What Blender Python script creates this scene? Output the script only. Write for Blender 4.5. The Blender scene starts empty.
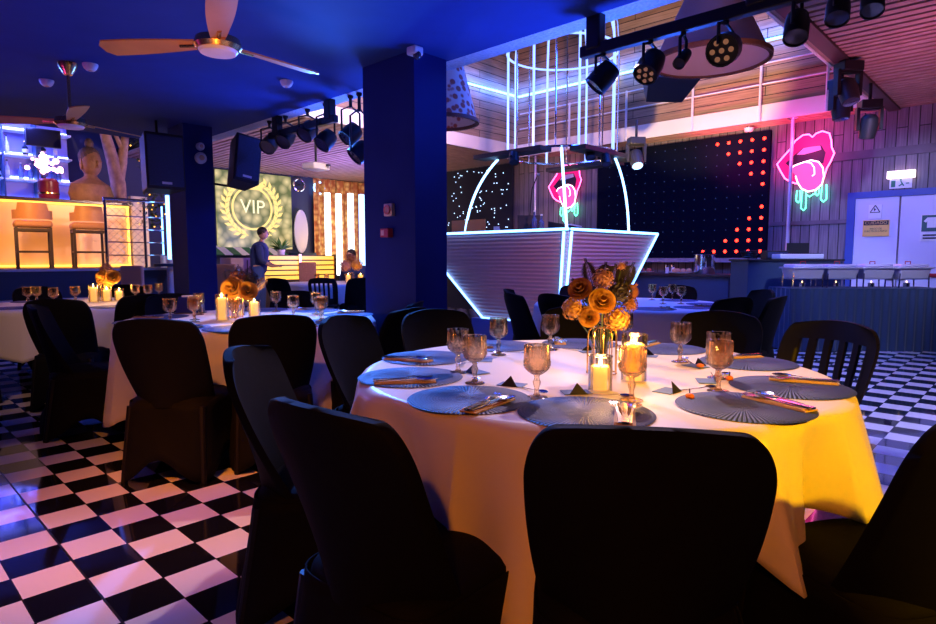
import bpy, math, random
from mathutils import Vector, Matrix, Euler, Quaternion
R = math.radians
PI = math.pi
random.seed(7)
sc = bpy.context.scene
col = sc.collection

# ------------------------------------------------------------------ camera, world, exposure, lights
CAM_H, CAM_F, PITCH, YAW = 1.18, 610.0, R(4.99), R(43.7)
cd = bpy.data.cameras.new('camera'); cam = bpy.data.objects.new('camera', cd); col.objects.link(cam)
cd.sensor_width = 36.0; cd.lens = CAM_F / 936.0 * 36.0
cd.clip_start = 0.03; cd.clip_end = 200
cam.location = (0, 0, CAM_H)
cam.rotation_euler = (PI / 2 - PITCH, 0, YAW - PI / 2)
sc.camera = cam
sc.view_settings.view_transform = 'Standard'
sc.view_settings.look = 'None'
sc.view_settings.exposure = 0.0
sc.view_settings.gamma = 1.0
sc.view_settings.use_curve_mapping = False
w = bpy.data.worlds.new('world'); sc.world = w; w.use_nodes = True
w.node_tree.nodes['Background'].inputs[0].default_value = (0.04, 0.05, 0.16, 1)
w.node_tree.nodes['Background'].inputs[1].default_value = 0.12


def light(name, kind, loc, power, color, target=None, size=0.1, spot=60, blend=0.5, size_y=None):
    l = bpy.data.lights.new(name, kind); o = bpy.data.objects.new(name, l); col.objects.link(o)
    l.energy = power; l.color = color; o.location = loc
    if kind == 'SPOT':
        l.spot_size = R(spot); l.spot_blend = blend; l.shadow_soft_size = size
    elif kind == 'POINT':
        l.shadow_soft_size = size
    elif kind == 'AREA':
        l.size = size
        if size_y: l.shape = 'RECTANGLE'; l.size_y = size_y
    if target is not None:
        d = Vector(target) - Vector(loc)
        o.rotation_euler = d.to_track_quat('-Z', 'Y').to_euler()
    return o


BLUE = (0.03, 0.12, 1.0)
# some beams from cans, neon and LED lines, others added lamps without a fixture
light('key_can_light', 'SPOT', (3.36, 1.92, 2.36), 180, (1.0, 0.68, 0.72), (2.0, 1.3, 0.75), 0.03, 84, 0.5)
light('amber_can_light', 'SPOT', (1.35, -2.3, 2.62), 760, (1.0, 0.45, 0.0), (2.45, 0.6, 0.5), 0.05, 34, 0.5)
light('orange_cloth_fill', 'SPOT', (-1.2, -0.7, 2.3), 150, (1.0, 0.24, 0.0), (1.3, 1.0, 0.5), 0.05, 40, 0.6)  # added spot that warms the front of the near cloth
light('blue_table_light', 'SPOT', (3.4, 5.2, 2.35), 800, (0.05, 0.22, 1.0), (1.7, 2.2, 0.75), 0.05, 80, 0.6)
light('blue_ceiling_fill_near', 'SPOT', (4.6, 2.2, 1.3), 620, BLUE, (2.6, 2.4, 2.7), 0.3, 80, 1.0)  # added spot without a fixture, turns the ceiling blue
light('blue_ceiling_fill_far', 'SPOT', (4.6, 5.6, 1.6), 480, BLUE, (2.7, 4.8, 2.7), 0.3, 85, 1.0)  # its far partner, likewise added for the ceiling
light('blue_pillar_fill', 'SPOT', (0.2, 8.2, 2.5), 170, BLUE, (3.0, 3.8, 1.3), 0.1, 60, 0.8)  # added spot, tints the pillar and chair edges blue; no lamp hangs here
light('blue_room_light', 'AREA', (7.0, 2.6, 4.2), 300, (0.02, 0.10, 1.0), (6.0, 3.2, 0), 2.0)
light('blue_far_room_light', 'AREA', (6.2, 7.0, 5.2), 160, (0.04, 0.10, 1.0), (6.2, 9.0, 0), 1.5)
light('lavender_floor_light', 'SPOT', (5.2, 0.3, 3.1), 420, (0.55, 0.5, 1.0), (6.3, 0.6, 0), 0.05, 70, 0.5)
light('mauve_slat_light', 'SPOT', (6.5, 0.6, 1.1), 200, (1.0, 0.24, 0.55), (7.6, 0.6, 3.27), 0.3, 100, 1.0)
light('warm_gallery_light', 'SPOT', (6.6, 3.6, 1.7), 950, (1.0, 0.62, 0.34), (9.95, 4.4, 4.0), 0.05, 46, 0.5)
light('warm_gallery_far_light', 'SPOT', (6.2, 5.0, 2.9), 500, (1.0, 0.5, 0.35), (9.95, 8.0, 3.5), 0.05, 60, 0.6)
light('warm_gallery_side_light', 'SPOT', (5.2, 5.6, 2.9), 700, (1.0, 0.62, 0.42), (5.6, 8.1, 3.4), 0.05, 90, 0.5)
light('gallery_led_wash', 'AREA', (9.75, 5.3, 4.55), 75, (0.05, 0.16, 1.0), (9.96, 5.3, 4.5), 5.4, size_y=0.06)
light('gallery_back_led_wash', 'AREA', (8.6, 7.9, 4.5), 40, (0.05, 0.16, 1.0), (8.6, 8.1, 4.45), 2.6, size_y=0.06)
light('violet_slat_light', 'SPOT', (8.2, 10.6, 1.2), 900, (0.24, 0.15, 1.0), (7.0, 11.6, 3.27), 0.4, 130, 1.0)
light('orange_floor_light', 'SPOT', (-0.6, 1.6, 2.5), 360, (1.0, 0.22, 0.01), (1.0, 3.0, 0), 0.05, 36, 0.9)
light('pink_floor_light', 'SPOT', (-1.2, 2.6, 2.5), 95, (0.56, 0.36, 1.0), (-0.1, 2.6, 0), 0.05, 56, 0.9)
light('purple_ceiling_light', 'SPOT', (-1.0, 5.5, 1.2), 60, (0.55, 0.05, 0.9), (0.6, 5.0, 2.7), 0.3, 120, 1.0)
light('booth_front_light', 'SPOT', (3.5, 4.9, 2.3), 400, (1.0, 0.42, 0.50), (6.6, 5.6, 0.9), 0.05, 60, 0.8)
light('booth_side_light', 'SPOT', (4.6, 2.0, 2.6), 260, (1.0, 0.40, 0.60), (7.4, 4.4, 0.9), 0.05, 50, 0.8)
light('pink_wall_light', 'POINT', (9.9, 2.8, 2.9), 18, (1.0, 0.05, 0.22), None, 0.15)
light('pink_slat_light', 'SPOT', (9.4, 4.0, 2.2), 220, (1.0, 0.03, 0.22), (10.2, 3.6, 3.27), 0.15, 100, 0.8)
light('door_light', 'SPOT', (7.2, 1.2, 3.0), 260, (0.45, 0.45, 1.0), (10.45, 1.5, 1.5), 0.05, 50, 0.6)
light('wall_blue_light', 'SPOT', (7.6, 2.6, 3.0), 90, (0.2, 0.16, 1.0), (10.45, 2.6, 2.0), 0.1, 80, 0.8)
light('second_table_orange_light', 'SPOT', (0.2, 1.7, 2.5), 140, (1.0, 0.30, 0.03), (1.6, 3.7, 0.5), 0.05, 42, 0.7)
light('third_table_peach_light', 'SPOT', (-0.2, 4.0, 2.5), 90, (1.0, 0.50, 0.25), (1.5, 6.4, 0.6), 0.05, 45, 0.7)
light('buffet_fill', 'SPOT', (7.4, 0.6, 3.0), 260, (0.55, 0.6, 1.0), (9.2, 1.9, 0.95), 0.05, 45, 0.6)  # added spot that brightens the dark chafing dishes
light('vip_warm_light', 'POINT', (8.9, 12.6, 1.6), 40, (1.0, 0.55, 0.2), None, 0.3)
light('fan_warm_light', 'SPOT', (0.6, 1.9, 0.8), 85, (1.0, 0.34, 0.07), (1.45, 3.15, 2.3), 0.1, 40, 0.8)
light('bust_warm_fill', 'SPOT', (2.9, 10.8, 2.5), 25, (1.0, 0.42, 0.16), (3.3, 12.4, 2.8), 0.1, 60, 0.8)  # added spot that warms the bust
light('stool_warm_fill', 'SPOT', (1.2, 8.9, 2.6), 380, (1.0, 0.45, 0.12), (2.5, 11.2, 1.7), 0.1, 40, 0.8)  # added spot that brightens the stools from the front
light('shade_fill', 'SPOT', (4.3, 1.6, 2.0), 30, (1.0, 0.5, 0.55), (5.2, 2.2, 3.1), 0.1, 50, 0.8)  # added spot below the mauve shade, lights its inside


# ------------------------------------------------------------------ helpers
def at(px, py, **k):
    """point of the room seen at a photo pixel, on the plane z=, X=, Y= or at view depth d="""
    a, b = (px - 468) / CAM_F, (312 - py) / CAM_F
    d = math.cos(PITCH) + b * math.sin(PITCH); u = -math.sin(PITCH) + b * math.cos(PITCH)
    v = Vector((math.cos(YAW) * d + math.sin(YAW) * a, math.sin(YAW) * d - math.cos(YAW) * a, u))
    (n, val), = k.items()
    t = {'z': (val - CAM_H) / v.z if v.z else 1, 'X': val / v.x, 'Y': val / v.y, 'd': val / d}[n]
    return Vector((0, 0, CAM_H)) + v * t


RT = Vector((math.sin(YAW), -math.cos(YAW), 0)); FW = Vector((math.cos(YAW), math.sin(YAW), 0)); UP = Vector((0, 0, 1))


def mat(name, c, rough=0.5, metal=0.0, emit=None, es=0.0, noise=0.0, scale=8.0, bump=0.0, trans=0.0, ior=1.45, sheen=0.0, coat=0.0, spec=None):
    m = bpy.data.materials.new(name); m.use_nodes = True
    nt = m.node_tree; b = nt.nodes['Principled BSDF']
    b.inputs['Base Color'].default_value = (*c, 1); b.inputs['Roughness'].default_value = rough
    b.inputs['Metallic'].default_value = metal
    if emit: b.inputs['Emission Color'].default_value = (*emit, 1); b.inputs['Emission Strength'].default_value = es
    if trans: b.inputs['Transmission Weight'].default_value = trans; b.inputs['IOR'].default_value = ior
    if sheen: b.inputs['Sheen Weight'].default_value = sheen
    if coat: b.inputs['Coat Weight'].default_value = coat
    if spec is not None: b.inputs['Specular IOR Level'].default_value = spec
    if noise or bump:
        tc = nt.nodes.new('ShaderNodeTexCoord'); n = nt.nodes.new('ShaderNodeTexNoise')
        n.inputs['Scale'].default_value = scale; n.inputs['Detail'].default_value = 5
        nt.links.new(tc.outputs['Object'], n.inputs['Vector'])
        if noise:
            mx = nt.nodes.new('ShaderNodeMix'); mx.data_type = 'RGBA'
            mx.inputs[6].default_value = (*[x * (1 - noise) for x in c], 1)
            mx.inputs[7].default_value = (*[min(1, x * (1 + noise)) for x in c], 1)
            nt.links.new(n.outputs['Fac'], mx.inputs[0]); nt.links.new(mx.outputs[2], b.inputs['Base Color'])
        if bump:
            bp = nt.nodes.new('ShaderNodeBump'); bp.inputs['Strength'].default_value = bump; bp.inputs['Distance'].default_value = 0.02
            nt.links.new(n.outputs['Fac'], bp.inputs['Height']); nt.links.new(bp.outputs[0], b.inputs['Normal'])
    return m


def emat(name, c, s):
    return mat(name, (0.02, 0.02, 0.02), 0.4, emit=c, es=s)


def nodes_of(m): return m.node_tree.nodes, m.node_tree.links, m.node_tree.nodes['Principled BSDF']


class MB:
    """collects boxes, tubes, lathes, sheets into ONE mesh"""
    def __init__(self): self.v = []; self.f = []; self.M = Matrix()

    def add(self, vs, fs):
        n = len(self.v); self.v += [self.M @ Vector(p) for p in vs]; self.f += [tuple(i + n for i in f) for f in fs]
        return self

    def box(self, c, s, rot=None, taper=1.0):
        c = Vector(c); hx, hy, hz = s[0] / 2, s[1] / 2, s[2] / 2
        q = Euler(rot).to_matrix() if rot else Matrix.Identity(3)
        vs = []
        for z in (-1, 1):
            k = taper if z > 0 else 1
            for x, y in ((-1, -1), (1, -1), (1, 1), (-1, 1)): vs.append(c + q @ Vector((x * hx * k, y * hy * k, z * hz)))
        return self.add(vs, [(3, 2, 1, 0), (4, 5, 6, 7), (0, 1, 5, 4), (1, 2, 6, 5), (2, 3, 7, 6), (3, 0, 4, 7)])

    def b2(self, a, b):
        a, b = Vector(a), Vector(b); return self.box((a + b) / 2, [abs(x) for x in (b - a)])

    def lathe(self, prof, n=24, c=(0, 0, 0), mod=None, cap=True):
        c = Vector(c); vs = []; fs = []; m = len(prof)
        for i, (r, z) in enumerate(prof):
            for j in range(n):
                t = 2 * PI * j / n; k = mod(i, t) if mod else 1
                vs.append(c + Vector((r * k * math.cos(t), r * k * math.sin(t), z)))
        for i in range(m - 1):
            for j in range(n): fs.append((i * n + j, i * n + (j + 1) % n, (i + 1) * n + (j + 1) % n, (i + 1) * n + j))
        if cap:
            fs.append(tuple(range(n - 1, -1, -1))); fs.append(tuple((m - 1) * n + j for j in range(n)))
        return self.add(vs, fs)

    def tube(self, pts, r=0.01, n=8, r2=None, closed=False):
        pts = [Vector(p) for p in pts]; N = len(pts); vs = []; fs = []
        up = None
        for i, p in enumerate(pts):
            if closed: t = pts[(i + 1) % N] - pts[i - 1]
            else: t = pts[min(i + 1, N - 1)] - pts[max(i - 1, 0)]
            t = t.normalized() if t.length > 1e-9 else Vector((0, 0, 1))
            if up is None:
                up = Vector((0, 0, 1)) if abs(t.z) < 0.9 else Vector((1, 0, 0))
            a = t.cross(up).normalized(); b = a.cross(t).normalized(); up = b
            rr = r if r2 is None else r + (r2 - r) * i / max(1, N - 1)
            for j in range(n):
                q = 2 * PI * j / n; vs.append(p + a * rr * math.cos(q) + b * rr * math.sin(q))
        for i in range(N if closed else N - 1):
            i2 = (i + 1) % N
            for j in range(n): fs.append((i * n + j, i2 * n + j, i2 * n + (j + 1) % n, i * n + (j + 1) % n))
        if not closed:
            fs.append(tuple(range(n))); fs.append(tuple((N - 1) * n + j for j in range(n - 1, -1, -1)))
        return self.add(vs, fs)

    def ball(self, c, r, n=12, m=8, s=(1, 1, 1)):
        vs = []; fs = []; c = Vector(c)
        for i in range(m + 1):
            ph = PI * i / m
            for j in range(n):
                t = 2 * PI * j / n
                vs.append(c + Vector((r * s[0] * math.sin(ph) * math.cos(t), r * s[1] * math.sin(ph) * math.sin(t), r * s[2] * math.cos(ph))))
        for i in range(m):
            for j in range(n): fs.append((i * n + j, (i + 1) * n + j, (i + 1) * n + (j + 1) % n, i * n + (j + 1) % n))
        return self.add(vs, fs)

    def prism(self, pts, vec):
        n = len(pts); vec = Vector(vec); a = [Vector(p) for p in pts]
        return self.add(a + [p + vec for p in a], [tuple(range(n - 1, -1, -1)), tuple(range(n, 2 * n))] + [(i, (i + 1) % n, (i + 1) % n + n, i + n) for i in range(n)])

    def sheet(self, fn, nu, nv, th, mask=None):
        """thick sheet: fn(u,v)->point, thickness vector along th(u,v)"""
        A = [fn(i / nu, j / nv) for j in range(nv + 1) for i in range(nu + 1)]
        B = [Vector(p) + Vector(th) for p in A]; o = len(A); fs = []; cell = set()
        for j in range(nv):
            for i in range(nu):
                if mask is None or mask(i, j): cell.add((i, j))
        id_ = lambda i, j: j * (nu + 1) + i
        for i, j in cell:
            a, b, c, d = id_(i, j), id_(i + 1, j), id_(i + 1, j + 1), id_(i, j + 1)
            fs.append((a, b, c, d)); fs.append((d + o, c + o, b + o, a + o))
            for (di, dj, e) in ((0, -1, (a, b)), (1, 0, (b, c)), (0, 1, (c, d)), (-1, 0, (d, a))):
                if (i + di, j + dj) not in cell: fs.append((e[1], e[0], e[0] + o, e[1] + o))
        return self.add(A + B, fs)

    def build(self, name, m, parent=None, smooth=True, angle=35, bevel=0, sub=0):
        me = bpy.data.meshes.new(name); me.from_pydata([tuple(v) for v in self.v], [], self.f); me.validate()
        import bmesh
        bm = bmesh.new(); bm.from_mesh(me); bmesh.ops.recalc_face_normals(bm, faces=bm.faces); bm.to_mesh(me); bm.free()
        me.materials.append(m)
        if smooth:
            for p in me.polygons: p.use_smooth = True
            me.set_sharp_from_angle(angle=R(angle))
        o = bpy.data.objects.new(name, me); col.objects.link(o)
        if bevel:
            b = o.modifiers.new('bevel', 'BEVEL'); b.width = bevel; b.segments = 2; b.limit_method = 'ANGLE'
        if sub:
            s = o.modifiers.new('sub', 'SUBSURF'); s.levels = sub; s.render_levels = sub
        if parent: o.parent = parent
        return o


def tag(o, label=None, cat=None, group=None, kind=None):
    if label: o['label'] = label
    if cat: o['category'] = cat
    if group: o['group'] = group
    if kind: o['kind'] = kind
    return o


def empty(name, loc, rz=0.0, label=None, cat=None, group=None, rot=None):
    o = bpy.data.objects.new(name, None); o.empty_display_size = 0.05; col.objects.link(o)
    o.location = loc; o.rotation_euler = rot if rot else (0, 0, rz)
    return tag(o, label, cat, group)


def kids(o): return [c for c in bpy.data.objects if c.parent == o]


def copy_tree(o, loc=None, rz=None, label=None, group=None, rot=None):
    def cp(s, p):
        c = s.copy(); col.objects.link(c)
        if p: c.parent = p
        for k in KIDS.get(s.name) or KIDS.setdefault(s.name, kids(s)): cp(k, c)
        return c
    c = cp(o, None)
    if loc is not None: c.location = loc
    if rz is not None: c.rotation_euler = (0, 0, rz)
    if rot is not None: c.rotation_euler = rot
    if label: c['label'] = label
    if group: c['group'] = group
    elif 'group' in c.keys(): del c['group']
    return c


KIDS = {}


def struct(o): o['kind'] = 'structure'; return o


def thing(mb, name, m, label, cat, group=None, **k): return tag(mb.build(name, m, **k), label, cat, group)


# ------------------------------------------------------------------ materials
T = CAM_H / 5.975
M = {}
M['ceil'] = mat('navy ceiling paint', (0.022, 0.05, 0.22), 0.8, noise=0.15, scale=3, bump=0.05, spec=0.12)
M['band'] = mat('stippled plaster', (0.62, 0.62, 0.66), 0.8, noise=0.45, scale=45, bump=0.8)
M['pillar'] = mat('navy pillar paint', (0.010, 0.018, 0.13), 0.7, noise=0.15, scale=4, spec=0.12)
M['black'] = mat('black metal', (0.012, 0.012, 0.014), 0.45, metal=0.3)
M['blackp'] = mat('black plastic', (0.015, 0.015, 0.017), 0.5)
M['cover'] = mat('black stretch cover', (0.0032, 0.0032, 0.004), 0.8, noise=0.3, scale=20, bump=0.08, spec=0.12)
M['plastic'] = mat('black chair plastic', (0.005, 0.0045, 0.005), 0.5, spec=0.25)
M['satin'] = mat('ivory satin cloth', (0.80, 0.76, 0.70), 0.36, sheen=0.3, noise=0.03, scale=4, bump=0.22)
M['cotton'] = mat('white cotton cloth', (0.78, 0.76, 0.74), 0.6, sheen=0.2)
M['mat'] = mat('blue grey woven mat', (0.09, 0.12, 0.21), 0.55)
M['steel'] = mat('polished cutlery steel', (0.70, 0.68, 0.66), 0.16, metal=1.0)
M['pale'] = mat('brushed pale steel', (0.75, 0.72, 0.85), 0.4, metal=0.6)
M['chrome'] = mat('chrome', (0.8, 0.8, 0.85), 0.12, metal=1.0)
M['napkin'] = mat('buff napkin paper', (0.62, 0.42, 0.24), 0.8, noise=0.1, scale=40)
M['card_black'] = mat('black card', (0.012, 0.012, 0.014), 0.6)
M['card_blue'] = mat('slate blue card', (0.10, 0.18, 0.36), 0.6)
M['amber'] = mat('amber pick', (0.75, 0.20, 0.04), 0.25)
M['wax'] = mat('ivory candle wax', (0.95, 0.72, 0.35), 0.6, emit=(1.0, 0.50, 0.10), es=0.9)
M['flame'] = emat('candle flame', (1.0, 0.62, 0.22), 30)
M['gold'] = mat('gold wire', (1.0, 0.62, 0.2), 0.22, metal=1.0)
M['goldpetal'] = mat('gold petals', (0.44, 0.21, 0.04), 0.5, noise=0.35, scale=30)
M['rust'] = mat('rust brown petals', (0.20, 0.07, 0.04), 0.6, noise=0.35, scale=30)
M['dusty'] = mat('dusty pink petals', (0.34, 0.15, 0.15), 0.7, noise=0.4, scale=40)
M['darkfern'] = mat('black purple dried leaves', (0.014, 0.009, 0.03), 0.6, noise=0.3, scale=30)
M['greenleaf'] = mat('dark green leaves', (0.03, 0.06, 0.03), 0.5, noise=0.4, scale=20)
M['wood'] = mat('fan wood', (0.50, 0.25, 0.11), 0.4, noise=0.2, scale=5)
M['brass'] = mat('brass', (0.85, 0.50, 0.16), 0.25, metal=1.0)
M['white'] = mat('white plastic', (0.75, 0.75, 0.78), 0.4)
M['cream'] = mat('cream painted board', (0.85, 0.78, 0.66), 0.5, noise=0.05, scale=5)
M['redp'] = mat('red plastic', (0.40, 0.015, 0.02), 0.4)
M['orangep'] = mat('orange red plastic', (0.7, 0.12, 0.04), 0.4)
M['beige'] = mat('beige plastic', (0.70, 0.42, 0.28), 0.4)
M['led_blue'] = emat('blue white led', (0.16, 0.42, 1.0), 6)
M['cage_led'] = emat('blue cage led', (0.20, 0.32, 1.0), 3.0)
M['led_ice'] = emat('ice white led', (0.25, 0.52, 1.0), 5)
M['led_warm'] = emat('warm led strip', (1.0, 0.45, 0.05), 4)
M['led_violet'] = emat('violet blue shelf led', (0.16, 0.26, 1.0), 24)
M['red_led'] = emat('red led dot', (1.0, 0.020, 0.008), 12)
M['dim_led'] = emat('dim blue led dot', (0.10, 0.25, 0.8), 0.25)
M['star'] = emat('white star led', (0.45, 0.65, 1.0), 3)
M['neon_pink'] = emat('pink neon', (1.0, 0.10, 0.42), 7)
M['neon_white'] = emat('pale pink neon', (1.0, 0.45, 0.62), 6)
M['neon_green'] = emat('mint neon', (0.10, 1.0, 0.60), 5)
M['pinkback'] = mat('magenta acrylic', (0.30, 0.005, 0.06), 0.4, emit=(1.0, 0.01, 0.26), es=0.75)
M['tongue'] = mat('pink tongue acrylic', (0.6, 0.05, 0.20), 0.4, emit=(1.0, 0.12, 0.50), es=0.95)
M['mouth'] = mat('dark mouth acrylic', (0.02, 0.008, 0.03), 0.5)
M['teeth'] = mat('teeth acrylic', (0.75, 0.6, 0.75), 0.4)
M['darkwood'] = mat('dark wood', (0.05, 0.03, 0.025), 0.5, noise=0.4, scale=6)
M['tan'] = mat('tan leather', (0.62, 0.30, 0.13), 0.45, noise=0.1, scale=20)
M['bluecloth'] = mat('navy table skirt', (0.014, 0.035, 0.09), 0.7, sheen=0.2)
M['navybox'] = mat('navy panel', (0.03, 0.06, 0.12), 0.6, noise=0.1, scale=5)
M['stone'] = mat('carved brown stone', (0.26, 0.13, 0.08), 0.6, noise=0.45, scale=18, bump=0.3)
M['bark'] = mat('pale bark', (0.42, 0.26, 0.22), 0.8, noise=0.5, scale=14, bump=0.6)
M['skin'] = mat('skin', (0.45, 0.25, 0.18), 0.5)
M['hair'] = mat('dark hair', (0.01, 0.008, 0.008), 0.6)
M['shirt'] = mat('navy shirt', (0.02, 0.04, 0.16), 0.8)
M['jeans'] = mat('blue jeans', (0.03, 0.07, 0.28), 0.8)
M['yellow'] = mat('yellow lit upholstery', (0.85, 0.55, 0.08), 0.5)
M['screen'] = mat('dark tv screen', (0.005, 0.004, 0.008), 0.15)
M['doorpaint'] = mat('pale lilac door paint', (0.62, 0.62, 0.80), 0.45, noise=0.04, scale=4)
M['gtoz'] = mat('speaker grille', (0.03, 0.05, 0.12), 0.7, noise=0.5, scale=120)
M['pinkshade'] = mat('mauve lamp fabric', (0.62, 0.40, 0.42), 0.8, noise=0.06, scale=8)
M['bread'] = mat('bread crust', (0.7, 0.40, 0.22), 0.7, noise=0.2, scale=30)
M['lens'] = mat('lamp lens', (0.05, 0.05, 0.08), 0.08, coat=1.0)
M['lens_on'] = emat('warm lamp lens', (1.0, 0.40, 0.20), 0.22)


def glass(name, c, refl=1.0, refract=0.35):
    """thin crystal: tinted see-through, some bending, Fresnel shine"""
    m = bpy.data.materials.new(name); m.use_nodes = True; nt = m.node_tree; nt.nodes.clear()
    out = nt.nodes.new('ShaderNodeOutputMaterial'); tr = nt.nodes.new('ShaderNodeBsdfTransparent'); tr.inputs[0].default_value = (*c, 1)
    rf = nt.nodes.new('ShaderNodeBsdfRefraction'); rf.inputs['Color'].default_value = (*c, 1); rf.inputs['IOR'].default_value = 1.18; rf.inputs['Roughness'].default_value = 0.03
    gl = nt.nodes.new('ShaderNodeBsdfGlossy'); gl.inputs['Roughness'].default_value = 0.06; gl.inputs['Color'].default_value = (1, 0.95, 0.9, 1)
    m1 = nt.nodes.new('ShaderNodeMixShader'); m1.inputs[0].default_value = refract
    nt.links.new(tr.outputs[0], m1.inputs[1]); nt.links.new(rf.outputs[0], m1.inputs[2])
    fr = nt.nodes.new('ShaderNodeFresnel'); fr.inputs[0].default_value = 1.55
    mu = nt.nodes.new('ShaderNodeMath'); mu.operation = 'MULTIPLY'; mu.inputs[1].default_value = refl; mu.use_clamp = True
    nt.links.new(fr.outputs[0], mu.inputs[0])
    m2 = nt.nodes.new('ShaderNodeMixShader'); nt.links.new(mu.outputs[0], m2.inputs[0])
    nt.links.new(m1.outputs[0], m2.inputs[1]); nt.links.new(gl.outputs[0], m2.inputs[2]); nt.links.new(m2.outputs[0], out.inputs[0])
    return m


M['crystal'] = glass('candlelight tinted crystal', (1.0, 0.87, 0.70), 0.6, 0.5)  # amber of candle and lamp light put into the glass tint
M['clear'] = glass('clear glass', (0.97, 0.95, 0.92), 0.8, 0.0)
M['bottleglass'] = mat('blue lit bottle glass', (0.25, 0.30, 0.55), 0.1, trans=0.6)
M['bottledark'] = mat('dark bottle glass', (0.02, 0.03, 0.04), 0.1, coat=0.5)

# floor: glossy black and white tiles with a fine joint
m = mat('checker tiles', (0.8, 0.8, 0.8), 0.07, coat=0.3); M['floor'] = m
N, L, B = nodes_of(m)
tc = N.new('ShaderNodeTexCoord'); mp = N.new('ShaderNodeMapping'); L.new(tc.outputs['Object'], mp.inputs[0])
mp.inputs['Scale'].default_value = (1 / T, 1 / T, 1); mp.inputs['Location'].default_value = (1.01, -0.74 + 100, 0.5)
ck = N.new('ShaderNodeTexChecker'); ck.inputs['Scale'].default_value = 1.0
ck.inputs[1].default_value = (0.80, 0.77, 0.76, 1); ck.inputs[2].default_value = (0.006, 0.006, 0.009, 1)
L.new(mp.outputs[0], ck.inputs[0])
br = N.new('ShaderNodeTexBrick'); br.offset = 0; br.inputs['Scale'].default_value = 1; br.inputs['Mortar Size'].default_value = 0.012
br.inputs['Brick Width'].default_value = 1; br.inputs['Row Height'].default_value = 1; br.inputs['Mortar Smooth'].default_value = 0
L.new(mp.outputs[0], br.inputs[0])
mx = N.new('ShaderNodeMix'); mx.data_type = 'RGBA'; L.new(br.outputs['Fac'], mx.inputs[0]); L.new(ck.outputs[0], mx.inputs[6]); mx.inputs[7].default_value = (0.02, 0.02, 0.025, 1)
L.new(mx.outputs[2], B.inputs['Base Color'])
nz = N.new('ShaderNodeTexNoise'); nz.inputs['Scale'].default_value = 3; L.new(tc.outputs['Object'], nz.inputs[0])
bp = N.new('ShaderNodeBump'); bp.inputs['Strength'].default_value = 0.02; bp.inputs['Distance'].default_value = 0.02; L.new(nz.outputs[0], bp.inputs['Height']); L.new(bp.outputs[0], B.inputs['Normal'])


def planks(name, c1, c2, rough, axis_len, axis_w, width, length):
    """timber boards: colour varies per board, grain along the board (object coordinates)"""
    m = mat(name, c1, rough); N, L, B = nodes_of(m)
    tc = N.new('ShaderNodeTexCoord'); sp = N.new('ShaderNodeSeparateXYZ'); L.new(tc.outputs['Object'], sp.inputs[0])
    cb = N.new('ShaderNodeCombineXYZ'); L.new(sp.outputs[axis_len], cb.inputs[0]); L.new(sp.outputs[axis_w], cb.inputs[1])
    br = N.new('ShaderNodeTexBrick'); br.inputs['Scale'].default_value = 1; br.inputs['Brick Width'].default_value = length; br.inputs['Row Height'].default_value = width
    br.inputs['Mortar Size'].default_value = 0.006; br.inputs['Color1'].default_value = (*c1, 1); br.inputs['Color2'].default_value = (*c2, 1); br.inputs['Mortar'].default_value = (0.01, 0.008, 0.008, 1)
    L.new(cb.outputs[0], br.inputs[0])
    sc_ = N.new('ShaderNodeVectorMath'); sc_.operation = 'MULTIPLY'; sc_.inputs[1].default_value = (1.5, 30, 1); L.new(cb.outputs[0], sc_.inputs[0])
    nz = N.new('ShaderNodeTexNoise'); nz.inputs['Scale'].default_value = 1.5; nz.inputs['Detail'].default_value = 6; L.new(sc_.outputs[0], nz.inputs[0])
    mx = N.new('ShaderNodeMix'); mx.data_type = 'RGBA'; mx.blend_type = 'MULTIPLY'; mx.inputs[0].default_value = 0.7
    rp = N.new('ShaderNodeValToRGB'); rp.color_ramp.elements[0].color = (0.35, 0.35, 0.35, 1); rp.color_ramp.elements[0].position = 0.3; rp.color_ramp.elements[1].position = 0.65; L.new(nz.outputs[0], rp.inputs[0])
    L.new(br.outputs[0], mx.inputs[6]); L.new(rp.outputs[0], mx.inputs[7]); L.new(mx.outputs[2], B.inputs['Base Color'])
    bp = N.new('ShaderNodeBump'); bp.inputs['Strength'].default_value = 0.5; bp.inputs['Distance'].default_value = 0.01; bp.invert = True; L.new(br.outputs['Fac'], bp.inputs['Height']); L.new(bp.outputs[0], B.inputs['Normal'])
    return m


M['plank_h_x'] = planks('horizontal boards', (0.50, 0.33, 0.20), (0.36, 0.22, 0.13), 0.6, 1, 2, 0.14, 2.2)
M['plank_h_y'] = planks('horizontal boards side', (0.50, 0.33, 0.20), (0.36, 0.22, 0.13), 0.6, 0, 2, 0.14, 2.2)
M['plank_v'] = planks('upright boards', (0.28, 0.24, 0.26), (0.17, 0.15, 0.17), 0.65, 2, 1, 0.13, 6.0)
M['slat'] = mat('ceiling slat timber', (0.42, 0.26, 0.20), 0.6, noise=0.35, scale=6)
M['void'] = mat('dark ceiling void', (0.012, 0.010, 0.012), 0.9)
M['backwall'] = mat('navy back wall', (0.03, 0.04, 0.10), 0.7, noise=0.1, scale=3)

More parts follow.
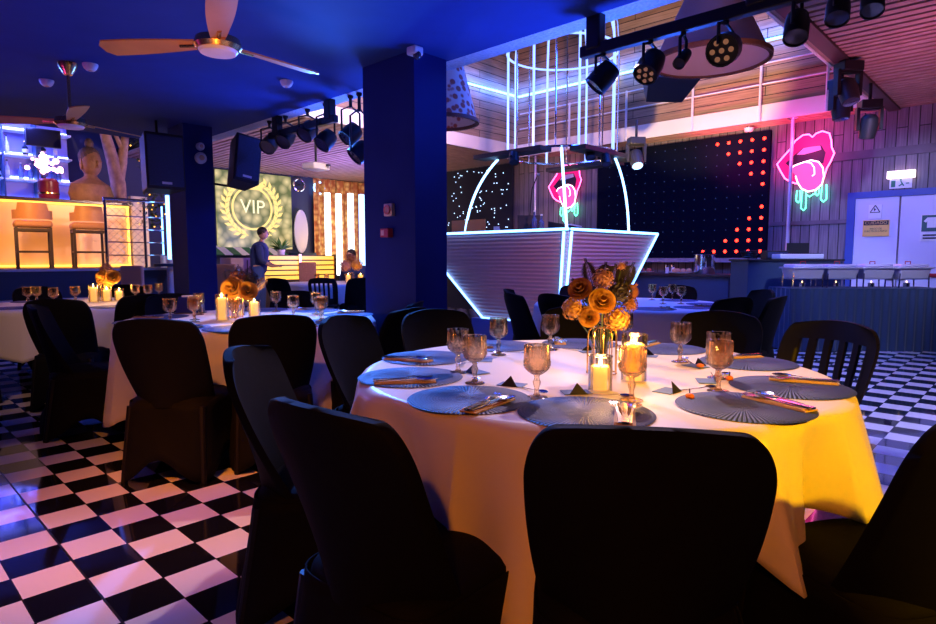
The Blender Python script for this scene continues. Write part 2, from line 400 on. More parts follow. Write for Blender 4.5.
# placemat: radial ribs and concentric weave
N, L, B = nodes_of(M['mat'])
tc = N.new('ShaderNodeTexCoord'); gr = N.new('ShaderNodeTexGradient'); gr.gradient_type = 'RADIAL'; L.new(tc.outputs['Object'], gr.inputs[0])
mu = N.new('ShaderNodeMath'); mu.operation = 'MULTIPLY'; mu.inputs[1].default_value = 2 * PI * 90; L.new(gr.outputs['Fac'], mu.inputs[0])
sn = N.new('ShaderNodeMath'); sn.operation = 'SINE'; L.new(mu.outputs[0], sn.inputs[0])
ln = N.new('ShaderNodeVectorMath'); ln.operation = 'LENGTH'; L.new(tc.outputs['Object'], ln.inputs[0])
m3 = N.new('ShaderNodeMath'); m3.operation = 'MULTIPLY'; m3.inputs[1].default_value = 700; L.new(ln.outputs['Value'], m3.inputs[0])
s2 = N.new('ShaderNodeMath'); s2.operation = 'SINE'; L.new(m3.outputs[0], s2.inputs[0])
ad = N.new('ShaderNodeMath'); ad.operation = 'ADD'; L.new(sn.outputs[0], ad.inputs[0])
sw = N.new('ShaderNodeMath'); sw.operation = 'MULTIPLY'; sw.inputs[1].default_value = 0.25; L.new(s2.outputs[0], sw.inputs[0]); L.new(sw.outputs[0], ad.inputs[1])
bp = N.new('ShaderNodeBump'); bp.inputs['Strength'].default_value = 0.7; bp.inputs['Distance'].default_value = 0.002; L.new(ad.outputs[0], bp.inputs['Height']); L.new(bp.outputs[0], B.inputs['Normal'])
mx = N.new('ShaderNodeMix'); mx.data_type = 'RGBA'; mx.inputs[6].default_value = (0.006, 0.016, 0.08, 1); mx.inputs[7].default_value = (0.035, 0.065, 0.25, 1)
mr = N.new('ShaderNodeMapRange'); mr.inputs[1].default_value = -2; mr.inputs[2].default_value = 2; L.new(ad.outputs[0], mr.inputs[0]); L.new(mr.outputs[0], mx.inputs[0]); L.new(mx.outputs[2], B.inputs['Base Color'])

# ribbed booth panel
m = mat('ribbed rose panel', (0.50, 0.30, 0.30), 0.5, noise=0.06, scale=10); M['rib'] = m
N, L, B = nodes_of(m); tc = N.new('ShaderNodeTexCoord'); wv = N.new('ShaderNodeTexWave'); wv.bands_direction = 'Z'; wv.inputs['Scale'].default_value = 6.0; wv.wave_profile = 'SIN'
L.new(tc.outputs['Object'], wv.inputs[0]); bp = N.new('ShaderNodeBump'); bp.inputs['Strength'].default_value = 0.5; bp.inputs['Distance'].default_value = 0.02; L.new(wv.outputs['Fac'], bp.inputs['Height']); L.new(bp.outputs[0], B.inputs['Normal'])

# floral lampshade
m = mat('floral lamp fabric', (0.8, 0.7, 0.6), 0.8); M['floral'] = m
N, L, B = nodes_of(m); tc = N.new('ShaderNodeTexCoord'); vr = N.new('ShaderNodeTexVoronoi'); vr.inputs['Scale'].default_value = 14; L.new(tc.outputs['Object'], vr.inputs[0])
rp = N.new('ShaderNodeValToRGB'); rp.color_ramp.elements[0].color = (0.55, 0.13, 0.07, 1); rp.color_ramp.elements[0].position = 0.35; rp.color_ramp.elements[1].color = (0.85, 0.72, 0.58, 1); rp.color_ramp.elements[1].position = 0.5
L.new(vr.outputs['Distance'], rp.inputs[0]); L.new(rp.outputs[0], B.inputs['Base Color'])

# patterned amber curtain
m = mat('patterned amber curtain', (0.7, 0.35, 0.08), 0.7); M['curtain'] = m
N, L, B = nodes_of(m); tc = N.new('ShaderNodeTexCoord'); vr = N.new('ShaderNodeTexVoronoi'); vr.inputs['Scale'].default_value = 9; L.new(tc.outputs['Object'], vr.inputs[0])
rp = N.new('ShaderNodeValToRGB'); rp.color_ramp.elements[0].color = (0.95, 0.62, 0.18, 1); rp.color_ramp.elements[1].color = (0.45, 0.12, 0.03, 1); rp.color_ramp.elements[1].position = 0.7
L.new(vr.outputs['Distance'], rp.inputs[0]); L.new(rp.outputs[0], B.inputs['Base Color'])

# video screen picture: quilted gold-green
m = mat('vip screen picture', (0.01, 0.01, 0.01), 0.3, emit=(1, 1, 1), es=1.25); M['vip'] = m
N, L, B = nodes_of(m); tc = N.new('ShaderNodeTexCoord'); vr = N.new('ShaderNodeTexVoronoi'); vr.inputs['Scale'].default_value = 5; L.new(tc.outputs['Object'], vr.inputs[0])
rp = N.new('ShaderNodeValToRGB'); rp.color_ramp.elements[0].color = (0.75, 0.60, 0.30, 1); rp.color_ramp.elements[1].color = (0.12, 0.14, 0.05, 1); rp.color_ramp.elements[1].position = 0.75
L.new(vr.outputs['Distance'], rp.inputs[0]); L.new(rp.outputs[0], B.inputs['Emission Color'])
M['vipgold'] = emat('gold screen graphic', (1.0, 0.72, 0.22), 1.3)
M['viplight'] = emat('pale gold screen graphic', (1.0, 0.90, 0.55), 1.3)

# ------------------------------------------------------------------ room shell
struct(MB().b2((-3.2, -4, -0.1), (10.6, 14.2, 0)).build('floor', M['floor'], smooth=False))
struct(MB().b2((0.586, -2, 0), (0.594, 9.6, 0.0008)).build('trim_1', mat('dark floor joint', (0.01, 0.01, 0.012), 0.4), smooth=False))
struct(MB().b2((-3.2, -4, 2.70), (3.41, 8.5, 2.85)).build('ceiling', M['ceil'], smooth=False))
struct(MB().b2((3.42, -4, 2.71), (3.60, 8.5, 3.3)).build('ceiling_band', M['band'], smooth=False))
struct(MB().b2((-3.2, 8.5, 4.1), (4.2, 14.2, 4.2)).build('ceiling_bar', M['ceil'], smooth=False))
struct(MB().b2((-3.2, 8.5, 2.85), (3.41, 8.6, 4.1)).build('wall_bulkhead', M['pillar'], smooth=False))
struct(MB().b2((10.45, -4, 0), (10.6, 14.2, 3.6)).build('wall_right', M['plank_v'], smooth=False))
struct(MB().b2((-3.2, 14.0, 0), (10.45, 14.2, 4.2)).build('wall_back', M['backwall'], smooth=False))
struct(MB().b2((-3.3, -4, 0), (-3.2, 14.2, 4.2)).build('wall_left', M['pillar'], smooth=False))
# battens on the upright boarding
struct(MB().b2((10.425, -2, 2.62), (10.45, 3.3, 2.74)).b2((10.425, 2.2, 1.70), (10.45, 3.3, 1.76)).build('trim_2', mat('batten timber', (0.14, 0.11, 0.13), 0.6, noise=0.3), smooth=False))
# slatted lower ceilings, boards running along the room
def slats(name, x0, x1, y0, y1):
    b = MB(); x = x0
    while x < x1 - 0.02:
        wv = random.uniform(0.07, 0.10)
        b.b2((x, y0, 3.27), (min(x + wv, x1), y1, 3.295 + random.uniform(0, 0.012))); x += wv + random.uniform(0.035, 0.06)
    struct(b.build(name, M['slat'], smooth=False))
slats('ceiling_slats_near', 3.62, 10.45, -3.5, 1.75)
slats('ceiling_slats_wall', 9.98, 10.45, 1.8, 8.0)
slats('ceiling_slats_far', 4.25, 10.45, 8.2, 14.0)
v = MB().b2((3.6, -3.5, 3.36), (10.45, 1.75, 3.42)).b2((9.97, 1.75, 3.36), (10.45, 8.15, 3.42)).b2((4.22, 8.15, 3.36), (10.45, 14.0, 3.42))
struct(v.build('ceiling_void', M['void'], smooth=False))
struct(MB().b2((3.61, 1.66, 3.24), (10.45, 1.80, 3.30)).build('trim_3', M['darkwood'], smooth=False))
# raised light well with boarded walls
struct(MB().b2((9.96, 1.86, 3.27), (10.05, 8.2, 5.7)).build('wall_well_right', M['plank_h_x'], smooth=False))
struct(MB().b2((3.6, 8.1, 3.27), (9.96, 8.2, 5.7)).build('wall_well_back', M['plank_h_y'], smooth=False))
struct(MB().b2((3.6, 1.80, 3.27), (9.96, 1.86, 5.7)).build('wall_well_front', M['plank_h_y'], smooth=False))
struct(MB().b2((3.5, 1.8, 3.3), (3.6, 8.2, 5.7)).build('wall_well_left', M['void'], smooth=False))
struct(MB().b2((3.5, 1.8, 5.7), (10.05, 8.2, 5.8)).build('ceiling_well', M['void'], smooth=False))
struct(MB().b2((9.93, 1.9, 3.26), (9.96, 8.1, 3.50)).build('trim_4', M['cream'], smooth=False))
struct(MB().b2((3.6, 8.07, 3.26), (9.93, 8.1, 3.50)).build('trim_5', M['cream'], smooth=False))
struct(MB().b2((3.6, 1.86, 3.26), (9.93, 1.89, 3.40)).build('trim_6', M['cream'], smooth=False))
# main pillar, far pillar
struct(MB().b2((3.05, 3.46, 0), (3.38, 4.08, 2.70)).build('pillar_main', M['pillar'], smooth=False))
struct(MB().b2((2.85, 7.15, 0), (3.18, 7.60, 2.70)).build('pillar_far', M['pillar'], smooth=False))
# raised bar deck
struct(MB().b2((-3.2, 10.3, 0), (4.15, 14.0, 1.03)).build('platform', M['navybox'], smooth=False))
struct(MB().b2((-3.2, 9.9, 0), (3.2, 10.3, 0.62)).build('platform_step', M['navybox'], smooth=False))
struct(MB().b2((-3.2, 10.26, 1.0), (4.17, 10.32, 1.035)).b2((-3.2, 9.88, 0.60), (3.2, 9.94, 0.63)).build('trim_7', mat('pale stair nosing', (0.6, 0.6, 0.75), 0.4), smooth=False))

# ------------------------------------------------------------------ double door, signs, exit light
for k, (y0, y1) in enumerate(((1.60, 2.13), (0.95, 1.58))):
    d = struct(MB().b2((10.40, y0, 0.02), (10.445, y1, 2.05)).build('door_%d' % (k + 1), M['doorpaint'], smooth=False, bevel=0.004))
    MB().b2((10.37, y0 + 0.03, 0.93), (10.40, y1 - 0.03, 0.98)).build('push_bar', M['redp'], d, bevel=0.008)
    yy = y0 + 0.06 if k == 0 else y1 - 0.06
    MB().b2((10.34, yy - 0.04, 0.90), (10.40, yy + 0.04, 1.10)).build('latch_case', M['blackp'], d, bevel=0.01)
struct(MB().b2((10.38, 2.13, 0), (10.45, 2.23, 2.14)).b2((10.38, 0.85, 0), (10.45, 0.95, 2.14)).b2((10.38, 0.95, 2.05), (10.45, 2.13, 2.14)).build('trim_8', mat('blue door frame', (0.04, 0.08, 0.35), 0.5), smooth=False))


def text(s, size, m, parent, loc, rot, name='lettering', ext=0.001):
    c = bpy.data.curves.new(name, 'FONT'); c.body = s; c.size = size; c.align_x = 'CENTER'; c.align_y = 'CENTER'; c.extrude = ext
    c.materials.append(m); f = bpy.data.objects.new('font', c); col.objects.link(f); bpy.context.view_layer.update()
    me = bpy.data.meshes.new_from_object(f.evaluated_get(bpy.context.evaluated_depsgraph_get())); bpy.data.objects.remove(f); bpy.data.curves.remove(c)
    if not me.materials: me.materials.append(m)
    o = bpy.data.objects.new(name, me); col.objects.link(o); o.parent = parent; o.location = loc; o.rotation_euler = rot
    return o


WALLROT = (PI / 2, 0, -PI / 2)       # text that faces -X
INK = M['card_black']
s = thing(MB().b2((10.385, 1.70, 1.50), (10.40, 2.02, 1.73)), 'warning_sign', mat('yellow sign', (0.85, 0.55, 0.12), 0.5), 'yellow and black CUIDADO warning plate on the pale door leaf', 'sign', smooth=False)
MB().b2((10.383, 1.71, 1.66), (10.386, 2.01, 1.72)).build('header', INK, s, smooth=False)
text('CUIDADO', 0.058, mat('sign yellow ink', (0.9, 0.6, 0.15), 0.5), s, (10.382, 1.86, 1.69), WALLROT)
text('RISCO DE\nELECTROCUSSAO', 0.034, INK, s, (10.384, 1.86, 1.59), WALLROT)
s = thing(MB().b2((10.385, 1.80, 1.75), (10.40, 1.96, 1.95)), 'hazard_sign', M['white'], 'white plate with a black triangle above the CUIDADO plate', 'sign', smooth=False)
b = MB(); tri = [(10.383, 1.94, 1.84), (10.383, 1.82, 1.84), (10.383, 1.88, 1.94)]
for i in range(3): b.tube([tri[i], tri[(i + 1) % 3]], 0.006, 6)
b.prism([(10.383, 1.89, 1.855), (10.383, 1.865, 1.885), (10.383, 1.88, 1.885), (10.383, 1.885, 1.91), (10.383, 1.895, 1.885)], (0.001, 0, 0))
b.build('hazard_triangle', INK, s)
s = thing(MB().b2((10.385, 1.10, 1.42), (10.40, 1.34, 1.78)), 'safety_sign', M['white'], 'white plate with a dark green clothing symbol on the second door leaf', 'sign', smooth=False)
b = MB().b2((10.382, 1.11, 1.55), (10.386, 1.33, 1.77)); b.build('green_field', mat('dark green ink', (0.02, 0.10, 0.09), 0.5), s, smooth=False)
MB().prism([(10.380, 1.22 + a, 1.66 + c) for a, c in ((-0.09, 0.03), (-0.05, 0.08), (0.05, 0.08), (0.09, 0.03), (0.06, 0.01), (0.05, 0.03), (0.05, -0.06), (-0.05, -0.06), (-0.05, 0.03), (-0.06, 0.01))], (0.002, 0, 0)).build('jacket_symbol', M['white'], s)
MB().b2((10.382, 1.13, 1.49), (10.386, 1.31, 1.51)).b2((10.382, 1.13, 1.45), (10.386, 1.31, 1.47)).build('caption_bars', INK, s, smooth=False)
s = thing(MB().b2((10.36, 1.44, 2.30), (10.45, 1.76, 2.40)), 'exit_light', mat('lit exit housing', (0.8, 0.8, 0.8), 0.4, emit=(1.0, 0.75, 0.85), es=2.2), 'lit white exit lamp over the double door', 'exit light', smooth=False)
pl = MB().b2((10.40, 1.47, 2.16), (10.41, 1.73, 2.29)).build('sign_plate', M['white'], s, smooth=False)
MB().b2((10.395, 1.66, 2.18), (10.401, 1.71, 2.27)).tube([(10.398, 1.60, 2.26), (10.398, 1.58, 2.22), (10.398, 1.56, 2.19)], 0.008, 6).tube([(10.398, 1.58, 2.22), (10.398, 1.62, 2.19)], 0.008, 6).ball((10.398, 1.60, 2.275), 0.012).tube([(10.398, 1.54, 2.225), (10.398, 1.50, 2.225)], 0.008, 6).build('running_figure', mat('exit green', (0.02, 0.2, 0.1), 0.5), pl)

# ------------------------------------------------------------------ LED wall and star curtain
led = thing(MB().b2((10.38, 3.33, 1.20), (10.45, 6.45, 3.20)), 'led_wall', mat('black led panel', (0.002, 0.004, 0.015), 0.9, spec=0.1), 'large black LED panel with red dots in an arrow at its edge', 'led panel', smooth=False)
dot = None
for r, n in enumerate((5, 4, 3, 2, 1, 0, 1, 2, 3, 4, 6)):
    for c in range(n):
        p = (10.375, 3.42 + c * 0.185, 3.08 - r * 0.178)
        if dot is None:
            dot = MB().ball((0, 0, 0), 0.026, 8, 6, (0.5, 1, 1)).build('red_light', M['red_led'], led); dot.location = p
        else:
            q = dot.copy(); col.objects.link(q); q.parent = led; q.location = p
b = MB()
for r in range(11):
    for c in range(16):
        b.ball((10.377, 3.42 + c * 0.185, 3.08 - r * 0.178), 0.008, 6, 4)
tag(b.build('unlit_dots', M['dim_led'], led), kind='stuff')
struct(MB().b2((10.30, 3.33, 1.12), (10.45, 6.45, 1.19)).build('trim_9', mat('pale ledge', (0.55, 0.45, 0.45), 0.5, noise=0.4, scale=20), smooth=False))
b = MB().b2((10.40, 8.6, 0), (10.45, 12.0, 3.25))
star = thing(b, 'star_curtain', mat('black star cloth', (0.006, 0.008, 0.03), 0.8), 'black star cloth with white points beyond the cage booth', 'curtain', smooth=False)
b = MB()
for k in range(190): b.ball((10.39, random.uniform(8.7, 11.9), random.uniform(1.3, 3.2)), 0.012, 6, 4)
tag(b.build('star_lights', M['star'], star), kind='stuff')


# ------------------------------------------------------------------ neon lips
def lips(name, yc, zc, label):
    P = lambda x, y, o=0.0: (10.42 - 0.03 - o, yc - (x - 500) * 0.0041, zc - 0.06 - (y - 170) * 0.0044)
    root = empty(name, (10.42, yc, zc), 0, label, 'neon sign')
    def fix(o): o.parent = root; o.matrix_parent_inverse = Matrix.Translation(root.location).inverted(); return o
    upper = [(402, 148), (425, 122), (448, 98), (462, 74), (488, 57), (508, 57), (520, 68), (532, 57), (552, 52), (575, 62), (582, 85), (585, 110), (594, 130)]
    lower = [(594, 130), (583, 158), (572, 178), (566, 205), (540, 225), (500, 225), (468, 220), (450, 212), (432, 200), (416, 174)]
    fix(MB().prism([P(*q, -0.02) for q in upper + lower[1:]], (-0.015, 0, 0)).build('lip_panel', M['pinkback'], smooth=False))
    fix(MB().prism([P(*q, -0.003) for q in ((432, 148), (462, 122), (490, 100), (520, 98), (550, 98), (566, 125), (560, 160), (500, 172), (455, 168))], (-0.006, 0, 0)).build('mouth_panel', M['mouth'], smooth=False))
    fix(MB().prism([P(*q, 0.004) for q in ((470, 122), (492, 102), (520, 100), (548, 100), (552, 114), (520, 120), (495, 124))], (-0.006, 0, 0)).build('teeth_panel', M['teeth'], smooth=False))
    tng = [(452, 172), (462, 160), (490, 152), (520, 146), (545, 154), (560, 175), (565, 205), (560, 230), (540, 248), (515, 252), (492, 240), (478, 218), (470, 195)]
    fix(MB().prism([P(*q, 0.006) for q in tng], (-0.008, 0, 0)).build('tongue_panel', M['tongue'], smooth=False))
    fix(MB().tube([P(*q) for q in upper + lower], 0.011, 8, closed=True).build('lip_tube', M['neon_pink']))
    fix(MB().tube([P(*q, 0.012) for q in tng[:-1] + [(470, 195)]], 0.010, 8).tube([P(*q, 0.012) for q in ((500, 150), (520, 155), (532, 172), (534, 195), (526, 200))], 0.009, 8).build('tongue_tube', M['neon_white']))
    g = MB()
    for x, y0, y1, w_ in ((482, 246, 288, 7), (501, 246, 316, 8), (545, 240, 268, 6), (567, 232, 290, 9)):
        g.tube([P(x - w_ + 2, y0), P(x - w_, (y0 + y1) / 2), P(x - w_, y1 - 8), P(x, y1), P(x + w_, y1 - 8), P(x + w_, (y0 + y1) / 2), P(x + w_ - 2, y0)], 0.009, 8)
    g.tube([P(509, 262), P(520, 270), P(532, 262), P(540, 262)], 0.008, 8)
    fix(g.build('drip_tube', M['neon_green']))
    return root
lips('neon_lips_sign', 2.82, 2.62, 'pink neon lips with dripping tongue on boarding near the double door')
lips('neon_lips_sign', 7.22, 2.62, 'pink neon lips sign glimpsed through the cage booth')

# poles
def pole(x, y, z0, z1, label, r=0.022):
    t = empty('chrome_pole', (x, y, z0), 0, label, 'pole')
    MB().tube([(0, 0, 0), (0, 0, z1 - z0)], r, 12).build('shaft', M['pale'], t)
    MB().lathe([(0.09, 0), (0.09, 0.012), (0.03, 0.03)], 20).build('base_flange', M['chrome'], t)
    MB().lathe([(0.03, -0.03), (0.08, -0.01), (0.08, 0)], 20, (0, 0, z1 - z0)).build('ceiling_flange', M['chrome'], t)
pole(10.05, 2.92, 0, 3.27, 'chrome dance pole in front of the near neon lips', 0.026)
pole(10.1, 7.75, 0, 3.27, 'pale pole seen behind the cage booth counter')

# ------------------------------------------------------------------ ceiling fans
def fan(hub, a0, label, drop):
    t = empty('ceiling_fan', (hub[0], hub[1], 2.70), 0, label, 'fan'); h = -drop
    MB().lathe([(0.03, -0.09), (0.065, -0.03), (0.07, 0)], 24).build('canopy', M['brass'], t)
    MB().tube([(0, 0, -0.06), (0, 0, h + 0.04)], 0.012, 10).build('rod', M['brass'], t)
    MB().lathe([(0.03, h + 0.07), (0.05, h + 0.05), (0.105, h + 0.035), (0.115, h + 0.0), (0.10, h - 0.02), (0.03, h - 0.03)], 32).build('motor_housing', M['brass'], t)
    MB().lathe([(0.095, h - 0.019), (0.085, h - 0.035), (0.02, h - 0.04)], 32).build('bottom_cap', M['white'], t)
    for k in range(3):
        a = R(a0 + 120 * k); ca, sa = math.cos(a), math.sin(a)
        def fn(u, v):
            r = 0.10 + 0.52 * u; wd = 0.036 + 0.028 * math.sin(min(1, u * 1.25) * PI / 2)
            if u > 0.93: wd *= math.sqrt(max(0.1, 1 - ((u - 0.93) / 0.07) ** 2 * 0.8))
            y = (v - 0.5) * 2 * wd; z = h + 0.01 + y * 0.22
            return Vector((r * ca - y * sa, r * sa + y * ca, z))
        MB().sheet(fn, 16, 4, (0, 0, 0.008)).build('blade', M['wood'], t)
        MB().tube([(0.08 * ca, 0.08 * sa, h + 0.01), (0.2 * ca, 0.2 * sa, h + 0.012)], 0.012, 8).build('blade_arm', M['brass'], t)
    return t
fan((1.42, 3.09), 7.5, 'large three-blade brass and wood ceiling fan nearest the camera', 0.46)
fan((1.39, 5.65), 21.7, 'ceiling fan further back in front of the bar shelves', 0.46)
for p, lb in (((1.39, 6.31), 'small white smoke detector beyond the further fan'), ((1.52, 5.55), 'small white smoke detector beside the further fan mount'), ((2.82, 4.85), 'small white smoke detector by the tip of the near fan blade')):
    t = empty('smoke_detector', (p[0], p[1], 2.70), 0, lb, 'smoke detector')
    MB().lathe([(0.03, -0.05), (0.045, -0.035), (0.055, -0.012), (0.055, 0)], 20).build('body', M['white'], t)
    MB().lathe([(0.01, -0.056), (0.018, -0.05)], 12).build('sensor_tip', M['beige'], t)
t = empty('security_camera', (3.02, 3.42, 2.64), 0, 'white dome security camera at the top of the navy pillar', 'camera')
MB().b2((-0.045, -0.05, 0.0), (0.045, 0.04, 0.06)).build('housing', M['white'], t, bevel=0.012)
MB().ball((0, -0.03, -0.005), 0.032).build('dome', M['lens'], t)
# alarm points on the pillar (pillar face x = 3.05)
p = at(391, 210, X=3.05); t = empty('alarm_sounder', p, 0, 'square beige alarm unit with a red ring on the navy pillar', 'alarm')
MB().b2((-0.035, -0.048, -0.048), (0, 0.048, 0.048)).build('case', M['beige'], t, bevel=0.006)
MB().lathe([(0.022, 0.0), (0.036, 0.0), (0.036, 0.012), (0.022, 0.012)], 20, cap=False).build('ring', M['orangep'], t).rotation_euler = (0, -PI / 2, 0)
kids(t)[-1].location = (-0.034, 0, 0)
p = at(389, 233, X=3.05); t = empty('fire_call_point', p, 0, 'small red fire call point below the beige alarm unit', 'fire alarm')
MB().b2((-0.05, -0.05, -0.035), (0, 0.05, 0.035)).build('case', M['redp'], t, bevel=0.006)
MB().b2((-0.053, 0.0, -0.02), (-0.049, 0.035, 0.02)).build('glass_pane', M['beige'], t)
for z, c_, lb, r_ in ((2.46, 'beacon_light', 'small white beacon at the top of the far pillar', 0.045), (2.33, 'alarm_sounder', 'round white alarm sounder below the beacon on the far pillar', 0.065)):
    t = empty(c_, (3.03, 7.15, z), 0, lb, 'alarm')
    o = MB().lathe([(r_, 0), (r_, 0.03), (r_ * 0.7, 0.05), (0.01, 0.052)], 20).build('case', M['white'], t); o.rotation_euler = (PI / 2, 0, 0)
    o = MB().lathe([(r_ * 0.5, 0.05), (r_ * 0.3, 0.06)], 16).build('grille', M['beige'], t); o.rotation_euler = (PI / 2, 0, 0)

# ------------------------------------------------------------------ hung speakers
def speaker(loc, rot, w_, d_, h_, label, bracket):
    t = empty('loudspeaker', loc, 0, label, 'speaker', rot=rot)
    MB().prism([(-w_ / 2, -d_ / 2, -h_ / 2), (w_ / 2, -d_ / 2, -h_ / 2), (w_ * 0.36, d_ / 2, -h_ / 2), (-w_ * 0.36, d_ / 2, -h_ / 2)], (0, 0, h_)).build('cabinet', M['blackp'], t, smooth=False, bevel=0.012)
    MB().b2((-w_ / 2 + 0.02, -d_ / 2 - 0.012, -h_ / 2 + 0.03), (w_ / 2 - 0.02, -d_ / 2, h_ / 2 - 0.03)).build('grille', M['gtoz'], t, bevel=0.006)
    MB().b2((-0.05, -d_ / 2 - 0.016, -h_ / 2 + 0.05), (0.05, -d_ / 2 - 0.012, -h_ / 2 + 0.075)).build('badge', M['white'], t)
    MB().tube(bracket, 0.014, 8).build('bracket', M['black'], t)
speaker((2.60, 7.18, 2.22), (R(-3), 0, R(-3)), 0.40, 0.38, 0.60, 'blue lit loudspeaker hung before the far pillar beside the leaf garland', [(0, 0.05, 0.28), (0, 0.05, 0.50)])
speaker((3.40, 6.86, 2.29), (R(-10), R(10), R(-6)), 0.30, 0.32, 0.56, 'tilted black loudspeaker hung from the far pillar by the slat ceiling', [(0, 0.10, -0.22), (-0.05, 0.28, -0.22), (-0.24, 0.40, -0.20)])
speaker((7.05, 3.45, 3.32), (R(-28), 0, R(-44)), 0.62, 0.42, 0.36, 'wedge loudspeaker hanging under the cage lights before the gallery boards', [(0, 0, 0.15), (0, 0.3, 0.9)])


# ------------------------------------------------------------------ stage cans
def par(loc, aim, label, led=False, r=0.075, ln=0.16, hang=0.18, name='stage_can'):
    t = empty(name, loc, 0, label, 'stage light')
    q = (Vector(aim) - Vector(loc)).to_track_quat('-Z', 'Y').to_euler()
    def P(o): o.rotation_euler = q; return o
    P(MB().lathe([(r * 0.5, ln * 0.6), (r * 0.85, ln * 0.5), (r, ln * 0.1), (r, -ln * 0.5), (r * 0.9, -ln * 0.5), (r * 0.9, -ln * 0.42)], 20).build('can_body', M['black'], t))
    if led:
        b = MB()
        for i in range(7):
            a = i * PI / 3; rr = 0 if i == 6 else r * 0.56
            b.lathe([(r * 0.17, -ln * 0.52), (r * 0.10, -ln * 0.45)], 12, (rr * math.cos(a), rr * math.sin(a), 0))
        P(b.build('lens_cluster', M['lens_on'], t))
    else:
        P(MB().lathe([(r * 0.88, -ln * 0.44), (r * 0.3, -ln * 0.40)], 16).build('lens', M['lens'], t))
    MB().tube([(r * 1.15, 0, 0), (r * 1.15, 0, hang * 0.6), (0, 0, hang * 0.75), (-r * 1.15, 0, hang * 0.6), (-r * 1.15, 0, 0)], 0.010, 6).build('yoke', M['black'], t)
    MB().tube([(0, 0, hang * 0.7), (0, 0, hang)], 0.016, 8).ball((0, 0, hang), 0.028, 8, 6).build('clamp', M['black'], t)
    return t


def truss(x, y0, y1, z, ys, label):
    t = empty('lighting_bar', (x, (y0 + y1) / 2, z), 0, label, 'lighting bar'); c = (y0 + y1) / 2
    MB().b2((-0.03, y0 - c, -0.035), (0.03, y1 - c, 0.035)).build('bar', M['black'], t, bevel=0.006)
    for y in ys: MB().b2((-0.04, y - c - 0.05, 0.0), (0.04, y - c + 0.05, 2.72 - z)).build('drop_bracket', M['black'], t, bevel=0.01)
truss(3.45, 0.95, 2.28, 2.50, (2.18, 1.2), 'black lighting bar hung from the ceiling edge over the front table')
truss(3.45, 5.05, 6.3, 2.52, (5.15, 6.15), 'black lighting bar hung by the far half of the ceiling edge')
for y, aim, lb, k in ((2.12, (2.6, 3.2, 0.8), 'stage can at the pillar end of the near lighting bar', {}),
                      (1.80, (2.2, 1.9, 0.8), 'square-on stage can with small LED eyes, second on the near lighting bar', {'led': True}),
                      (1.60, (1.6, 1.6, 0.8), 'slim small stage can third on the near lighting bar', {'r': 0.035, 'ln': 0.13}),
                      (1.36, (0.3, 0.9, 1.0), 'stage can with a ring of amber LED eyes on the near lighting bar', {'led': True, 'r': 0.085})):
    par((3.45, y, 2.50 - 0.18), aim, lb, **k)
for x, y, z, lb in ((3.50, 1.02, 2.36, 'big moving head at the outer end of the near lighting bar'), (3.85, 0.92, 2.52, 'moving head hung behind the lighting bar end'), (4.15, 0.82, 2.62, 'small moving head next to the slat ceiling corner'), (4.9, 0.98, 2.98, 'pale rimmed moving head under the slat ceiling')):
    par((x, y, z), (x - 0.5, y - 0.1, z - 0.9), lb, r=0.06, ln=0.15, hang=2.70 - z if x < 3.6 else 3.27 - z, name='moving_head')
for i, (px, py, d) in enumerate(((270, 144, 6.5), (286, 138, 6.3), (308, 131, 6.2), (326, 140, 6.6), (351, 134, 6.8), (360, 152, 5.9))):
    p = at(px, py, X=3.5)
    top = 2.70 - p.z if p.x < 3.6 else 3.27 - p.z
    par(p, p + Vector((-0.6, -0.3 + 0.1 * i, -0.6)), ['slim can first on the far lighting bar', 'tilted can with a silver rim on the far lighting bar', 'third can on the far lighting bar', 'round blue lit can beside the far lighting bar', 'small can before the cream fascia', 'angled can against the navy pillar edge'][i], hang=max(0.12, top), r=0.09)
# hung projector-like moving heads further in
def mover(loc, label, rz=0.0, tilt=0.5, top=0.3):
    t = empty('moving_head', loc, rz, label, 'stage light')
    MB().b2((-0.11, -0.09, 0.10), (0.11, 0.09, 0.20)).tube([(0, 0, 0.2), (0, 0, top)], 0.02, 8).build('base', M['black'], t, bevel=0.015)
    MB().prism([(-0.14, -0.035, -0.14), (-0.105, -0.035, -0.14), (-0.105, -0.035, 0.09), (0.105, -0.035, 0.09), (0.105, -0.035, -0.14), (0.14, -0.035, -0.14), (0.14, -0.035, 0.12), (-0.14, -0.035, 0.12)], (0, 0.07, 0)).build('yoke', M['black'], t, smooth=False)
    o = MB().lathe([(0.05, 0.12), (0.09, 0.08), (0.10, 0), (0.085, -0.15), (0.07, -0.155)], 20).build('head', M['blackp'], t); o.location = (0, 0, -0.08); o.rotation_euler = (tilt, 0, 0)
    o = MB().lathe([(0.072, -0.158), (0.02, -0.162)], 20).build('lens', M['led_ice'] if 'lit' in label else M['lens'], t); o.location = (0, 0, -0.08); o.rotation_euler = (tilt, 0, 0)
p = at(848, 82, d=6.6); mover(p, 'large blue edged moving head under the slat ceiling edge', R(-40), -0.4, 3.27 - p.z)
p = at(841, 98, d=6.9); mover(p, 'shaded moving head hanging lower beside the gallery fascia', R(-30), -0.1, 3.27 - p.z)
p = at(869, 118, d=7.4); mover(p, 'moving head with a pink edge before the blue boarding', R(-60), 0.3, 3.27 - p.z)
p = at(636, 152, d=8.9); mover(p, 'lit moving head at the corner of the cage ledge', R(-44), -0.6, 0.45)
